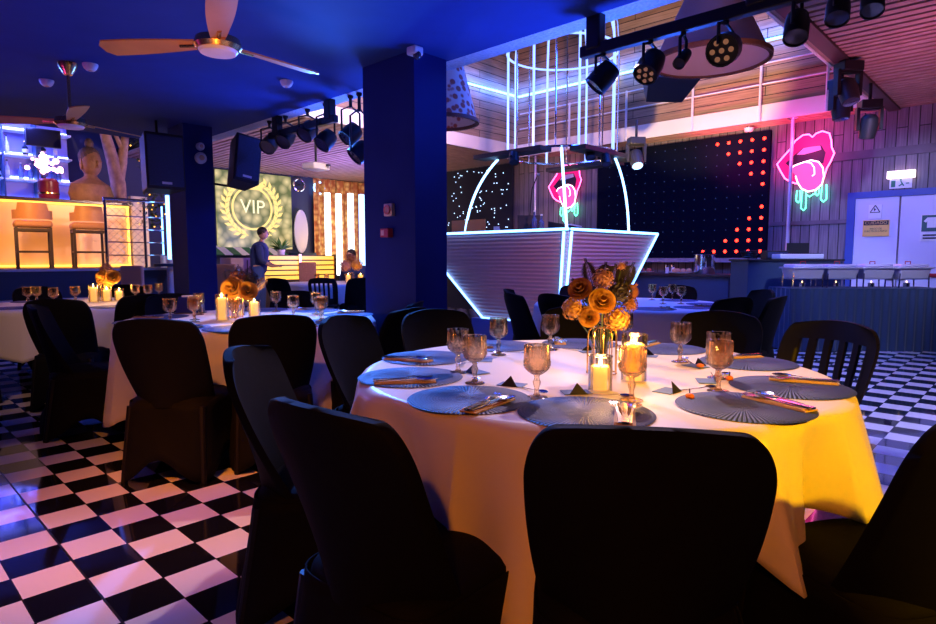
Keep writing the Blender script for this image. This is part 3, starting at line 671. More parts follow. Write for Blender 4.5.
p = at(749, 128, X=10.2); t = empty('ceiling_spot', p, 0, 'small white dome spot under the pink slats', 'spot light'); MB().lathe([(0.01, -0.07), (0.06, -0.05), (0.075, 0)], 16).tube([(0, 0, 0), (0, 0, 3.27 - p.z)], 0.015, 8).build('dome', M['white'], t); MB().lathe([(0.005, -0.075), (0.03, -0.066)], 12).build('lens', M['lens'], t)
# projector over the VIP corner
p = at(316, 167, d=10.5); t = empty('projector', p, R(10), 'white projector hung from the violet slat ceiling', 'projector')
MB().b2((-0.18, -0.15, -0.05), (0.18, 0.15, 0.06)).build('body', M['white'], t, bevel=0.02); MB().lathe([(0.045, 0), (0.045, 0.04)], 16, (0.1, -0.19, 0)).build('lens', M['lens'], t); MB().tube([(0, 0, 0.05), (0, 0, 3.27 - p.z)], 0.02, 8).build('ceiling_mount', M['black'], t)

# ------------------------------------------------------------------ lampshades and globe bulbs in the light well
def shade(loc, r0, r1, h, m, label, top, tilt=0.0):
    t = empty('pendant_lamp', loc, 0, label, 'lamp')
    n = 48; mod = None
    o = MB().lathe([(r0, 0), (r1, h), (r1 - 0.012, h), (r0 - 0.012, 0), (r0, 0)], n, mod=mod, cap=False).build('lamp_shade', m, t)
    MB().lathe([(r0 + 0.012, 0.0), (r0 + 0.012, 0.035), (r0 - 0.02, 0.035), (r0 - 0.02, 0.0), (r0 + 0.012, 0.0)], n, cap=False).build('trim_band', M['rust'], t)
    MB().tube([(0, 0, h * 0.7), (0, 0, top)], 0.01, 8).build('cord', M['black'], t)
    MB().tube([(-r1, 0, h), (r1, 0, h)], 0.006, 6).tube([(0, -r1, h), (0, r1, h)], 0.006, 6).build('spider', M['black'], t)
    MB().ball((0, 0, h * 0.45), 0.05).build('bulb', M['white'], t)
    t.rotation_euler = (0, tilt, 0)
p = at(710, 60, d=5.2); shade((p.x, p.y, p.z - 0.02), 0.46, 0.20, 0.55, M['pinkshade'], 'big mauve pendant shade above the near lighting bar', 5.7 - p.z)
p = at(443, 124, d=6.6); shade((p.x, p.y, p.z), 0.37, 0.20, 0.66, M['floral'], 'floral pendant shade half hidden by the navy pillar', 5.7 - p.z)
for px, py, lb in ((612, 76, 'bright round bulb on the gallery LED line nearer the cage'), (641, 69, 'bright round bulb on the gallery LED line beyond the cage bars')):
    p = at(px, py, X=9.86); t = empty('globe_bulb', p, 0, lb, 'bulb')
    MB().ball((0, 0, 0), 0.10, 16, 12).build('globe', emat('white bulb', (0.8, 0.9, 1.0), 6), t); MB().tube([(0.05, 0, 0), (0.1, 0, 0)], 0.04, 10).build('socket', M['white'], t)
tag(MB().tube([(9.93, 2.6, 4.44), (9.93, 8.06, 4.46)], 0.022, 8).build('led_strip', M['led_blue']), 'blue white LED line along the gallery boards', 'led strip')
tag(MB().tube([(9.9, 8.07, 4.46), (7.6, 8.07, 4.42)], 0.022, 8).build('led_strip', M['led_blue']), 'short blue white LED line on the boards beside the floral lampshade', 'led strip')
# gallery rail
g = empty('gallery_rail', (9.85, 5, 3.5), 0, 'pale thin gallery rail standing on the cream fascia', 'railing')
for y in (2.45, 3.35, 4.4, 5.6, 6.8): MB().tube([(0.05, y - 5, -0.24), (0.05, y - 5, 0.62)], 0.020, 8).build('post', M['white'], g)
for z in (0.30, 0.60): MB().tube([(0.05, -3.05, z), (0.05, 3.0, z)], 0.012, 8).build('rail', M['white'], g)

# ------------------------------------------------------------------ cage booth
bt = empty('cage_booth', (7.5, 5.6, 0), 0, 'ribbed pink booth with blue LED edges under a birdcage of light tubes', 'booth')
def BP(x, y, z): return Vector((x - 7.5, y - 5.6, z))
tA, tB, tC, tD = BP(6.41, 7.25, 1.55), BP(6.41, 4.40, 1.55), BP(8.66, 4.34, 1.55), BP(8.66, 7.25, 1.55)
bA, bB, bC, bD = BP(6.72, 6.12, 0.30), BP(6.74, 4.72, 0.30), BP(8.02, 4.66, 0.30), BP(8.0, 6.12, 0.30)
ins = lambda p, q, k: p + (q - p) * k
def panel(name, a, b, c, d):
    n = (b - a).cross(d - a).normalized() * 0.03
    MB().prism([a, b, c, d], n).build(name, M['rib'], bt, smooth=False)
panel('front_panel', tA, tB, bB, bA); panel('side_panel', tB, tC, bC, bB); panel('end_panel', tC, tD, bD, bC); panel('end_panel', tD, tA, bA, bD)
MB().prism([tA + UP * -0.03, tB + UP * -0.03, tC + UP * -0.03, tD + UP * -0.03], (0, 0, 0.035)).build('counter_top', M['navybox'], bt, smooth=False)
MB().b2(BP(6.62, 4.55, 0), BP(8.15, 6.25, 0.30)).build('plinth', mat('blue plinth', (0.05, 0.12, 0.5), 0.3), bt, smooth=False)
off = Vector((-0.03, -0.03, 0))
for nm, a, b in (('edge_light', tA, tB), ('edge_light', tB + Vector((0.06, 0, 0)), tC), ('edge_light', tA, bA), ('edge_light', bA, bB), ('edge_light', tC, bC), ('edge_light', bB, bC),
                 ('edge_light', tB + Vector((0, 0.07, -0.03)), bB + Vector((0, 0.05, 0))), ('edge_light', tB + Vector((0.07, 0, -0.03)), bB + Vector((0.05, 0, 0)))):
    MB().tube([a + off, b + off], 0.017, 8).build(nm, M['led_blue'], bt)
# ledge frame, cage bars, hoops, arc legs
CX, CY, CR = 7.55 - 7.5, 5.32 - 5.6, 0.80
L0, L1, LZ = -1.05, 1.05, 2.65
for a, b in (((6.55, 4.95), (6.80, 6.15)), ((6.90, 4.48), (8.30, 4.73)), ((8.30, 4.85), (8.55, 6.15))):
    MB().b2(BP(*a, LZ - 0.04), BP(*b, LZ + 0.02)).build('ledge_board', M['blackp'], bt, smooth=False)
for z, rr in ((LZ + 0.04, CR), (4.15, CR), (5.05, CR * 0.55)):
    MB().tube([(CX + rr * math.cos(2 * PI * k / 48), CY + rr * math.sin(2 * PI * k / 48), z) for k in range(48)], 0.016 if z < 4.9 else 0.012, 8, closed=True).build('hoop', M['cage_led'] if z > 3 else M['chrome'], bt)
for k in range(16):
    a = 2 * PI * k / 16 + 0.12
    pts = [(CX + CR * math.cos(a), CY + CR * math.sin(a), LZ + 0.04), (CX + CR * math.cos(a), CY + CR * math.sin(a), 4.15)]
    for s_ in range(1, 7):
        th = s_ / 6 * PI / 2; pts.append((CX + CR * math.cos(th) * math.cos(a) , CY + CR * math.cos(th) * math.sin(a), 4.15 + 1.35 * math.sin(th)))
    lit = k % 2 == 0
    MB().tube(pts, 0.017 if lit else 0.012, 8).build('cage_bar', M['cage_led'] if lit else M['chrome'], bt)
for a, b, bow in ((BP(6.76, 4.76, LZ - 0.02), BP(6.47, 4.46, 1.56), 0.0), (BP(6.8, 5.9, LZ - 0.04), BP(6.86, 6.62, 1.56), 0.32), (BP(7.85, 4.6, LZ - 0.04), BP(8.50, 4.72, 1.56), 0.34),):
    mid = (a + b) / 2; hz = Vector((b.x - a.x, b.y - a.y, 0)); out = (hz.normalized() * 0.75 + UP * 0.5) * bow
    MB().tube([(a * (1 - t) ** 2 + (mid + out) * 2 * t * (1 - t) + b * t ** 2) for t in [i / 12 for i in range(13)]], 0.018, 8).build('arc_light', M['led_ice'], bt)
# cans under the ledge
for px, py, lb in ((514, 158, 'small black can under the front of the cage ledge'), (606, 160, 'small black can under the side of the cage ledge'), (590, 153, 'dark can near the corner of the cage ledge')):
    p = at(px, py, d=8.4); par(p, p + Vector((-0.3, -0.3, -0.8)), lb, r=0.07, hang=max(0.05, 2.57 - p.z))
# things on the booth counter
def on_counter(px, py): return at(px, py, z=1.555)
p = Vector((6.75, 6.55, 1.555)); thing(MB().b2(p + Vector((-0.1, -0.35, 0)), p + Vector((0.12, 0.35, 0.03))).b2(p + Vector((0.1, -0.35, 0.03)), p + Vector((0.12, 0.35, 0.22))), 'drinks_tray', mat('orange wood tray', (0.6, 0.22, 0.06), 0.5), 'orange wooden tray standing on the booth counter by the pillar', 'tray', smooth=False)
p = Vector((7.0, 5.5, 1.555)); t = empty('laptop', p, R(135), 'laptop with a white lit screen on the booth counter', 'laptop'); MB().b2((-0.16, -0.12, 0), (0.16, 0.10, 0.02)).build('keyboard_base', M['blackp'], t); o = MB().b2((-0.16, 0.10, 0.02), (0.16, 0.115, 0.24)).build('lid', M['blackp'], t); MB().b2((-0.15, 0.095, 0.035), (0.15, 0.1, 0.23)).build('screen_panel', emat('laptop glow', (0.7, 0.8, 1.0), 2), o)
for k, (x, y, h, lb) in enumerate(((6.7, 5.15, 0.26, 'tall pale bottle on the booth counter'), (6.66, 5.0, 0.20, 'short bottle on the booth counter by the corner'), (6.95, 6.05, 0.15, 'white mug on the booth counter'))):
    t = empty('bottle' if k < 2 else 'mug', (x, y, 1.555), 0, lb, 'bottle' if k < 2 else 'mug')
    if k < 2: MB().lathe([(0.032, 0), (0.035, 0.02), (0.035, h * 0.6), (0.013, h * 0.75), (0.013, h)], 16).build('body', M['bottleglass'], t); MB().lathe([(0.016, h), (0.016, h + 0.02)], 12).build('cap', M['white'], t)
    else: MB().lathe([(0.04, 0), (0.045, h * 0.7)], 16).build('body', M['white'], t); MB().tube([(0.045, 0, 0.08), (0.075, 0, 0.07), (0.075, 0, 0.04), (0.045, 0, 0.03)], 0.008, 6).build('handle', M['white'], t)
p = Vector((7.3, 5.0, 1.555)); t = empty('mixing_desk', p, R(20), 'black mixing desk on the booth counter', 'mixer'); MB().prism([(-0.35, -0.2, 0), (-0.35, 0.2, 0), (-0.35, 0.2, 0.14), (-0.35, -0.2, 0.06)], (0.7, 0, 0)).build('body', M['blackp'], t); b = MB()
for i in range(10): b.b2((-0.31 + 0.065 * i, -0.12, 0.085 + 0.0), (-0.29 + 0.065 * i, -0.06, 0.10))
b.build('faders', M['white'], t)
p = Vector((7.55, 5.9, 1.555)); t = empty('microphone_stand', p, 0, 'black goose-neck microphone stand on the booth counter', 'microphone'); MB().lathe([(0.07, 0), (0.07, 0.015), (0.02, 0.025)], 16).build('base', M['black'], t); MB().tube([(0, 0, 0.02), (0.01, 0, 0.3), (0.06, 0, 0.7), (0.12, -0.05, 0.9)], 0.009, 8).build('neck', M['black'], t); MB().ball((0.13, -0.06, 0.92), 0.03).build('head', M['gtoz'], t)

# ------------------------------------------------------------------ mixer stand and its gear, side counter
def rot_thing(c, ang): return Matrix.Translation(c) @ Matrix.Rotation(ang, 4, 'Z')
AC = YAW - PI / 2       # facing the camera: local x to the right of the photo, -y to the camera
t = empty('stage_desk', (9.28, 2.72, 0), AC, 'plain navy desk block at the foot of the chrome pole', 'desk')
MB().b2((-0.64, -0.28, 0), (0.64, 0.28, 1.15)).build('carcass', M['navybox'], t, smooth=False, bevel=0.01); MB().b2((-0.66, -0.30, 1.15), (0.66, 0.30, 1.175)).build('desk_top', M['blackp'], t, smooth=False)
def on_desk(x, y, z=1.175): return rot_thing((9.28, 2.72, 0), AC) @ Vector((x, y, z))
t = empty('audio_mixer', on_desk(0.12, -0.1), AC, 'long white audio mixer on the navy desk', 'mixer'); MB().b2((-0.30, -0.12, 0), (0.30, 0.12, 0.07)).build('body', M['white'], t, bevel=0.01); MB().b2((-0.27, -0.10, 0.07), (0.27, 0.08, 0.08)).build('control_face', M['blackp'], t)
t = empty('monitor_box', on_desk(-0.0, 0.16), AC, 'low black box behind the white mixer', 'amplifier'); MB().b2((-0.22, -0.08, 0), (0.10, 0.10, 0.12)).build('case', M['blackp'], t, bevel=0.008); MB().b2((-0.2, -0.085, 0.02), (0.08, -0.08, 0.1)).build('front_grille', M['gtoz'], t)
t = empty('laptop', on_desk(0.30, 0.14), AC, 'open black laptop at the end of the navy desk', 'laptop'); MB().b2((-0.16, -0.12, 0), (0.16, 0.1, 0.018)).build('keyboard_base', M['blackp'], t); MB().b2((-0.16, 0.085, 0.018), (0.16, 0.10, 0.23)).build('lid', M['blackp'], t)
t = empty('cable_heap', on_desk(-0.5, 0.0), AC, 'dark tangle of cable on the near corner of the navy desk', 'cable'); b = MB()
b.tube([(0.1 * math.cos(k * 0.55) * (1 + 0.2 * math.sin(k)), 0.08 * math.sin(k * 0.55), 0.014 + 0.0022 * k) for k in range(46)], 0.013, 6); b.build('coil', M['black'], t)
# side counter by the LED wall
t = empty('side_counter', (9.75, 4.85, 0), 0, 'dark serving counter under the LED panel', 'counter')
MB().b2((-0.30, -1.3, 0), (0.30, 1.5, 0.90)).build('carcass', M['navybox'], t, smooth=False); MB().b2((-0.34, -1.33, 0.90), (0.34, 1.53, 0.94)).build('worktop', M['darkwood'], t, smooth=False, bevel=0.006)
t = empty('stock_pot', (9.75, 4.05, 0.94), 0, 'tall steel stock pot on the dark serving counter', 'pot'); MB().lathe([(0.15, 0), (0.16, 0.02), (0.16, 0.30), (0.17, 0.31)], 28).build('body', M['chrome'], t); MB().lathe([(0.165, 0.31), (0.10, 0.34), (0.02, 0.35)], 28).build('lid', M['chrome'], t); MB().tube([(-0.02, 0, 0.35), (-0.02, 0, 0.385), (0.02, 0, 0.385), (0.02, 0, 0.35)], 0.008, 6).build('handle', M['black'], t)
for k, y in enumerate((4.62, 4.52)):
    t = empty('shaker', (9.62, y, 0.94), 0, ['white topped shaker further from the steel pot', 'white topped shaker nearer the steel pot'][k], 'shaker'); MB().lathe([(0.035, 0), (0.03, 0.10)], 14).build('body', M['white'], t); MB().lathe([(0.032, 0.10), (0.03, 0.14), (0.01, 0.15)], 14).build('cap', M['chrome'], t)
for k, (y, c_, lb) in enumerate(((5.05, 'red', 'platter with a pinkish roast on the serving counter'), (4.35, 'bread', 'platter with pale rolls on the serving counter'), (5.85, 'bread', 'platter of bread by the booth on the serving counter'))):
    t = empty('serving_platter', (9.55, y, 0.94), 0, lb, 'platter'); MB().lathe([(0.10, 0), (0.20, 0.015), (0.21, 0.03), (0.09, 0.018)], 28).build('plate', M['white'], t)
    for j in range(4):
        tag(MB().ball((9.55 + random.uniform(-0.08, 0.08), y - 0.12 + 0.08 * j, 0.99), 0.05, 10, 8, (1.1, 0.9, 0.7)).build('bread_roll', M['bread'] if c_ == 'bread' else mat('roast %d' % j, (0.5, 0.14, 0.10), 0.6, noise=0.3, scale=20)), ['piece of pinkish roast on the middle platter', 'pale roll on the platter by the pot', 'bread on the platter beside the booth'][k], 'food', ['roast pieces', 'pale rolls', 'bread pieces'][k])

# ------------------------------------------------------------------ buffet with chafing dishes
bc = Vector((9.15, 1.65, 0)); bc = Vector((8.34, 2.37, 0)) * 0.5 + Vector((9.72, 0.93, 0)) * 0.5 + FW * 0.27
t = empty('buffet_table', bc, AC, 'long buffet table under a pleated navy skirt', 'table')
MB().b2((-0.98, -0.25, 0.77), (0.98, 0.25, 0.80)).build('tabletop', M['bluecloth'], t, smooth=False)
for x in (-0.9, 0.9):
    for y in (-0.2, 0.2): MB().tube([(x, y, 0), (x, y, 0.77)], 0.02, 8).build('leg', M['black'], t)
sk = empty('table_skirt', bc, AC, 'pleated navy cloth hanging round the buffet table', 'tablecloth')
def skf(u, v):
    per = [(-1.0, 0.27), (-1.0, -0.27), (1.0, -0.27), (1.0, 0.27)]; lens = [0.54, 2.0, 0.54]; s_ = u * 3.08; i = 0
    while i < 2 and s_ > lens[i]: s_ -= lens[i]; i += 1
    k = s_ / lens[i]; a, b = per[i], per[i + 1]; x = a[0] + (b[0] - a[0]) * k; y = a[1] + (b[1] - a[1]) * k
    wv = 0.018 * math.sin(u * 3.08 / 0.11 * 2 * PI) * (0.4 + 0.6 * (1 - v)); nx, ny = ((-1, 0), (0, -1), (1, 0))[i]
    return Vector((x + nx * wv, y + ny * wv, 0.01 + 0.795 * v))
MB().sheet(skf, 220, 5, (0, 0, 0.002)).build('pleated_skirt', M['bluecloth'], sk, angle=60); MB().b2((-1.0, -0.27, 0.802), (1.0, 0.27, 0.808)).build('top_cloth', M['bluecloth'], sk, smooth=False)
cf = empty('chafing_dish', (0, 0, 0), AC, 'chafing dish at the desk end of the buffet table', 'chafing dish')
MB().add(*(lambda a, b: ([(-a, -0.14, 0.21), (a, -0.14, 0.21), (a, 0.14, 0.21), (-a, 0.14, 0.21), (-b, -0.12, 0.09), (b, -0.12, 0.09), (b, 0.12, 0.09), (-b, 0.12, 0.09)], [(0, 1, 2, 3), (7, 6, 5, 4), (0, 4, 5, 1), (1, 5, 6, 2), (2, 6, 7, 3), (3, 7, 4, 0)]))(0.185, 0.16)).build('water_pan', M['pale'], cf, bevel=0.012)
MB().b2((-0.205, -0.155, 0.205), (0.205, 0.155, 0.222)).build('rim', M['pale'], cf, bevel=0.004)
MB().b2((-0.17, -0.13, 0.22), (0.17, 0.13, 0.252)).build('lid', M['pale'], cf, bevel=0.02)
MB().tube([(-0.03, 0, 0.25), (-0.03, 0, 0.28), (0.03, 0, 0.28), (0.03, 0, 0.25)], 0.006, 6).build('lid_handle', M['redp'], cf)
for x in (-0.165, 0.165):
    for y in (-0.12, 0.12): MB().tube([(x * 1.05, y, 0), (x, y, 0.2)], 0.008, 6).build('leg', M['chrome'], cf)
MB().lathe([(0.035, 0), (0.035, 0.05)], 14).build('burner', M['chrome'], cf); MB().ball((0, 0, 0.062), 0.007, 8, 6, (1, 1, 1.6)).build('burner_flame', mat('small flame', (0.02, 0.02, 0.02), 0.5, emit=(1.0, 0.6, 0.25), es=5), cf)
RB = Matrix.Translation(bc) @ Matrix.Rotation(AC, 4, 'Z')
for k, x in enumerate((-0.70, -0.26, 0.20, 0.66)):
    cf.scale = (1.1, 1.1, 1.2); p = RB @ Vector((x, 0, 0.808)); lb = ['chafing dish at the desk end of the buffet table', 'second chafing dish from the desk end of the buffet', 'third chafing dish from the desk end, before the first door leaf', 'last chafing dish on the buffet at the picture edge'][k]
    if k == 0: cf.location = p
    else: copy_tree(cf, p, AC, lb)

# ------------------------------------------------------------------ raised bar
bar = empty('bar_counter', (0.9, 12.3, 1.03), 0, 'long amber lit bar counter on the raised deck', 'bar counter')
MB().b2((-3.0, -0.3, 0), (2.87, 0.3, 1.08)).build('body', mat('white bar front', (0.80, 0.62, 0.45), 0.35, noise=0.05, scale=4), bar, smooth=False)
MB().b2((-3.05, -0.42, 1.08), (2.92, 0.34, 1.13)).build('counter_top', mat('dark bar top', (0.05, 0.035, 0.06), 0.25), bar, smooth=False, bevel=0.006)
MB().b2((-3.0, -0.36, 1.05), (2.87, -0.33, 1.075)).build('top_light_strip', M['led_warm'], bar, smooth=False)
MB().b2((-3.0, -0.36, 0.02), (2.87, -0.33, 0.045)).build('base_light_strip', M['led_warm'], bar, smooth=False)
MB().b2((2.83, -0.36, 0.05), (2.86, -0.33, 1.06)).build('corner_light_strip', M['led_warm'], bar, smooth=False)
light('bar_front_glow', 'AREA', (0.9, 11.62, 2.05), 16, (1.0, 0.36, 0.03), (0.9, 11.98, 1.5), 5.6, size_y=0.1)
light('bar_foot_glow', 'AREA', (0.9, 11.62, 1.12), 12, (1.0, 0.36, 0.03), (0.9, 11.98, 1.5), 5.6, size_y=0.1)
thing(MB().b2((3.82, 12.0, 1.03), (4.1, 12.15, 2.3)), 'end_screen', M['cream'], 'cream panel at the end of the amber bar', 'panel', smooth=False)
st = empty('bar_stool', (2.18, 11.2, 1.03), R(-8), 'tan bar stool standing nearer the picture edge at the amber bar', 'bar stool')
MB().b2((-0.24, -0.22, 0.62), (0.24, 0.22, 0.72)).build('seat', M['tan'], st, bevel=0.035)
def sb(u, v):
    a = (u - 0.5) * 2.6; return Vector((0.26 * math.sin(a), -0.02 - 0.23 * math.cos(a), 0.74 + 0.24 * v * (1 if abs(u - 0.5) < 0.33 else 0.55)))
MB().sheet(sb, 24, 4, (0, 0.03, 0)).build('backrest', M['tan'], st)
for x in (-0.21, 0.21):
    for y in (-0.19, 0.19): MB().b2((x - 0.018, y - 0.018, 0), (x + 0.018, y + 0.018, 0.62)).build('leg', M['darkwood'], st)
b = MB()
for x in (-0.21, 0.21): b.b2((x - 0.012, -0.19, 0.24), (x + 0.012, 0.19, 0.27)); b.b2((x - 0.012, -0.19, 0.56), (x + 0.012, 0.19, 0.60))
for y in (-0.19, 0.19): b.b2((-0.21, y - 0.012, 0.24), (0.21, y + 0.012, 0.27)); b.b2((-0.21, y - 0.012, 0.56), (0.21, y + 0.012, 0.60))
b.build('footrest', M['darkwood'], st)
copy_tree(st, (2.93, 11.25, 1.03), R(-8), 'tan bar stool beside the deck railing at the amber bar')
# railing
rl = empty('deck_railing', (2.95, 10.42, 1.035), 0, 'steel railing with wire mesh at the edge of the bar deck', 'railing')
for x in (0, 0.55, 1.10): MB().tube([(x, 0, 0), (x, 0, 1.05)], 0.022, 10).build('post', M['chrome'], rl)
MB().tube([(-0.02, 0, 1.05), (1.13, 0, 1.05)], 0.025, 10).build('handrail', M['chrome'], rl)
b = MB()
for z in (0.2, 0.4, 0.6, 0.8): b.tube([(0, 0, z), (1.1, 0, z)], 0.009, 8)
b.build('rails', M['chrome'], rl)
b = MB()
for i in range(-10, 12):
    for s_ in (1, -1):
        x0, z0, x1, z1 = i * 0.1, 0.08, i * 0.1 + 0.9 * 1, 0.98
        if s_ < 0: x0, x1 = x1, x0
        a, c = Vector((x0, 0, z0)), Vector((x1, 0, z1)); lo, hi = 0.0, 1.0
        for k in range(41):
            pass
        ts = [t_ / 40 for t_ in range(41) if 0 <= (a + (c - a) * (t_ / 40)).x <= 0.55]
        if len(ts) > 1: b.tube([a + (c - a) * ts[0], a + (c - a) * ts[-1]], 0.002, 4)
b.build('wire_mesh', M['chrome'], rl)
for k, (px, lb) in enumerate(((169, 'tall blue white light tube standing beside the deck railing'), (163, 'thin blue light tube behind the taller one at the deck railing'))):
    p = at(px, 240, Y=10.1 + 0.5 * k); t = empty('light_tube', (p.x, p.y, 0.55 if k == 0 else 1.03), 0, lb, 'light tube')
    MB().lathe([(0.05, 0), (0.05, 0.62 if k == 0 else 0.2)], 16).build('stand', M['white'], t); MB().tube([(0, 0, 0.62 if k == 0 else 0.2), (0, 0, 1.62 if k == 0 else 1.0)], 0.028 if k == 0 else 0.012, 10).build('tube', M['led_blue'], t)
p = at(171, 262, Y=10.1); t = empty('cocktail_table', (p.x, p.y, 0), 0, 'round blue topped cocktail table by the light tube', 'table'); MB().lathe([(0.24, 1.06), (0.25, 1.07), (0.25, 1.10), (0.24, 1.105)], 28).build('tabletop', M['navybox'], t)
kids(t); MB().lathe([(0.2, 0), (0.2, 0.02), (0.05, 0.04), (0.05, 1.06)], 20).build('pedestal', M['white'], t)
# back shelves with bottles
sh = empty('bottle_shelves', (0.7, 13.5, 1.03), 0, 'blue lit shelf wall of bottles behind the bar', 'shelf')
MB().b2((-2.6, 0.25, 0), (2.6, 0.3, 3.0)).build('back_panel', mat('violet back panel', (0.25, 0.22, 0.55), 0.4), sh, smooth=False)
for z in (1.18, 1.55, 1.98, 2.42, 2.80): 
    MB().b2((-2.6, -0.05, z), (2.6, 0.25, z + 0.03)).build('board', M['white'], sh, smooth=False)
    MB().b2((-2.6, 0.235, z + 0.04), (2.6, 0.25, z + 0.09)).build('shelf_light', M['led_violet'], sh, smooth=False)
for x in (-1.3, 0.35, 0.75, 1.55, 2.05): MB().b2((x - 0.015, -0.05, 1.18), (x + 0.015, 0.25, 2.9)).build('upright', M['navybox'], sh, smooth=False)
light('shelf_glow', 'AREA', (1.2, 13.0, 3.6), 220, (0.12, 0.16, 1.0), (1.2, 13.6, 2.6), 3.0, size_y=0.3)
def bottle(h, r, m, capm):
    t = empty('spirit_bottle', (0, 0, 0), 0, 'x', 'bottle')
    MB().lathe([(r * 0.95, 0), (r, 0.01), (r, h * 0.58), (r * 0.35, h * 0.74), (r * 0.33, h * 0.94)], 14).build('body', m, t)
    MB().lathe([(r * 0.4, h * 0.93), (r * 0.4, h)], 10).build('cap', capm, t)
    MB().lathe([(r * 1.02, h * 0.2), (r * 1.02, h * 0.45)], 14, cap=False).build('paper_label', M['white'] if m != M['bottleglass'] else M['card_blue'], t)
    return t
kinds_ = [bottle(0.30, 0.04, M['bottleglass'], M['white']), bottle(0.26, 0.048, M['bottledark'], M['gold']), bottle(0.33, 0.036, mat('pale bottle glass', (0.55, 0.6, 0.85), 0.15), M['black'])]
used = set()
for row, (z, lo, hi, n) in enumerate(((1.58, 1.2, 3.2, 13), (2.01, 1.2, 3.2, 11), (2.45, 1.2, 2.2, 5))):
    for k in range(n):
        x = lo + (hi - lo) * (k + random.uniform(0.2, 0.8)) / n; kk = random.choice((0, 0, 1, 2)); src = kinds_[kk]
        lb = '%s on the %s lit shelf behind the bar' % (['clear blue lit bottle', 'squat dark bottle', 'slim pale bottle'][kk], ['lowest', 'middle', 'top'][row])
        gp = '%s on %s bar shelf' % (['clear bottles', 'dark bottles', 'pale bottles'][kk], ['lowest', 'middle', 'top'][row])
        if any(abs(x - q) < 0.06 for q in (-0.6, 1.05, 1.45, 2.25, 2.75)): x += 0.07
        if kk not in used: used.add(kk); src.location = (x, 13.58, z + 1.03 - 1.0 + 0.0 - 0.0); src['label'] = lb; src['group'] = gp; src.location.z = z + 1.03
        else: copy_tree(src, (x, 13.58, z + 1.03), 0, lb, gp)
# tumblers in the row under the shelves
g0 = None
for k in range(9):
    x = 1.45 + 0.085 * k
    if g0 is None: g0 = tag(MB().lathe([(0.022, 0), (0.03, 0.11)], 12).build('tumbler', mat('white lit tumbler', (0.8, 0.8, 0.95), 0.15)), 'upturned tumbler in the row behind the bar', 'glass', 'tumblers behind the bar'); g0.location = (x, 13.52, 1.03 + 1.21)
    else: q = g0.copy(); col.objects.link(q); q.location = (x, 13.52, 1.03 + 1.21)
p = at(43, 138, Y=13.2); t = empty('wall_television', p, 0, 'dark television hung over the bar shelves', 'television'); MB().b2((-0.27, -0.03, -0.16), (0.27, 0.03, 0.16)).build('case', M['blackp'], t, bevel=0.01); MB().b2((-0.255, -0.034, -0.145), (0.255, -0.03, 0.145)).build('screen', M['screen'], t)
MB().b2((-0.05, 0.03, -0.05), (0.05, 0.55, 0.05)).build('wall_mount', M['black'], t)
# hot glowing ornament, vase below it
p = at(48, 182, Y=12.35); p.z = 2.16
t = empty('red_vase', p, 0, 'dark red vase on the bar top below the glowing ornament', 'vase'); MB().lathe([(0.13, 0), (0.15, 0.05), (0.15, 0.32), (0.12, 0.36), (0.11, 0.36)], 24).build('body', mat('dark red glaze', (0.28, 0.02, 0.06), 0.3), t); MB().lathe([(0.155, 0.10), (0.155, 0.13)], 24, cap=False).build('painted_band', M['gold'], t)
t = empty('glowing_blossoms', (p.x - 0.05, p.y, p.z + 0.36), 0, 'burning bright bunch of light blossoms standing in the red vase', 'lamp'); b = MB()
for k in range(34):
    a, rr = random.uniform(0, 2 * PI), random.uniform(0, 0.26); b.ball((rr * math.cos(a), 0.5 * rr * math.sin(a), 0.12 + random.uniform(0, 0.30) - 0.3 * max(0, rr - 0.15)), random.uniform(0.025, 0.05), 8, 6)
b.build('blossoms', emat('hot pink white bulbs', (1.0, 0.42, 0.55), 9), t); b = MB()
for k in range(7): b.tube([(0, 0, -0.02), (0.1 * math.cos(k), 0.06 * math.sin(k), 0.18)], 0.006, 6)
b.build('stems', M['darkwood'], t)
# Buddha bust, driftwood trunk, garland
p = at(91, 184, Y=12.3); p.z = 2.16; t = empty('stone_bust', p, R(20), 'brown carved bust with a topknot on the bar top', 'statue')
def bust(i, a): return 1 + 0.0 * i
b = MB(); b.lathe([(0.30, 0), (0.34, 0.10), (0.30, 0.22), (0.16, 0.29), (0.085, 0.33), (0.08, 0.38)], 28, mod=lambda i, a: 1 - 0.38 * abs(math.sin(a)) if i < 4 else 1)
b.build('shoulders', M['stone'], t)
t.scale = (1.2, 1.2, 1.38)
hd = MB().ball((0, -0.02, 0.50), 0.155, 20, 16, (0.86, 0.95, 1.15)).ball((0, -0.165, 0.49), 0.022, 8, 6, (0.9, 1.2, 2.0)).ball((0, -0.155, 0.435), 0.035, 8, 6, (1.2, 0.6, 0.4)).build('head', M['stone'], t)
for x in (-0.055, 0.055): MB().ball((x, -0.145, 0.515), 0.026, 8, 6, (1.3, 0.6, 0.5)).build('eyelid', M['stone'], hd)
for x in (-0.135, 0.135): MB().ball((x, 0, 0.47), 0.03, 8, 8, (0.5, 0.8, 2.4)).build('ear', M['stone'], hd)
MB().ball((0, 0.01, 0.57), 0.155, 20, 10, (0.9, 0.95, 0.9)).ball((0, 0.0, 0.74), 0.06, 12, 8, (1, 1, 1.2)).build('curled_hair', mat('dark carved curls', (0.10, 0.06, 0.05), 0.7, noise=0.5, scale=60, bump=0.8), hd)
p = at(117, 183, Y=12.6); t = empty('driftwood_trunk', (p.x, p.y, 2.16), 0, 'pale forked driftwood trunk rising beside the carved bust', 'tree trunk')
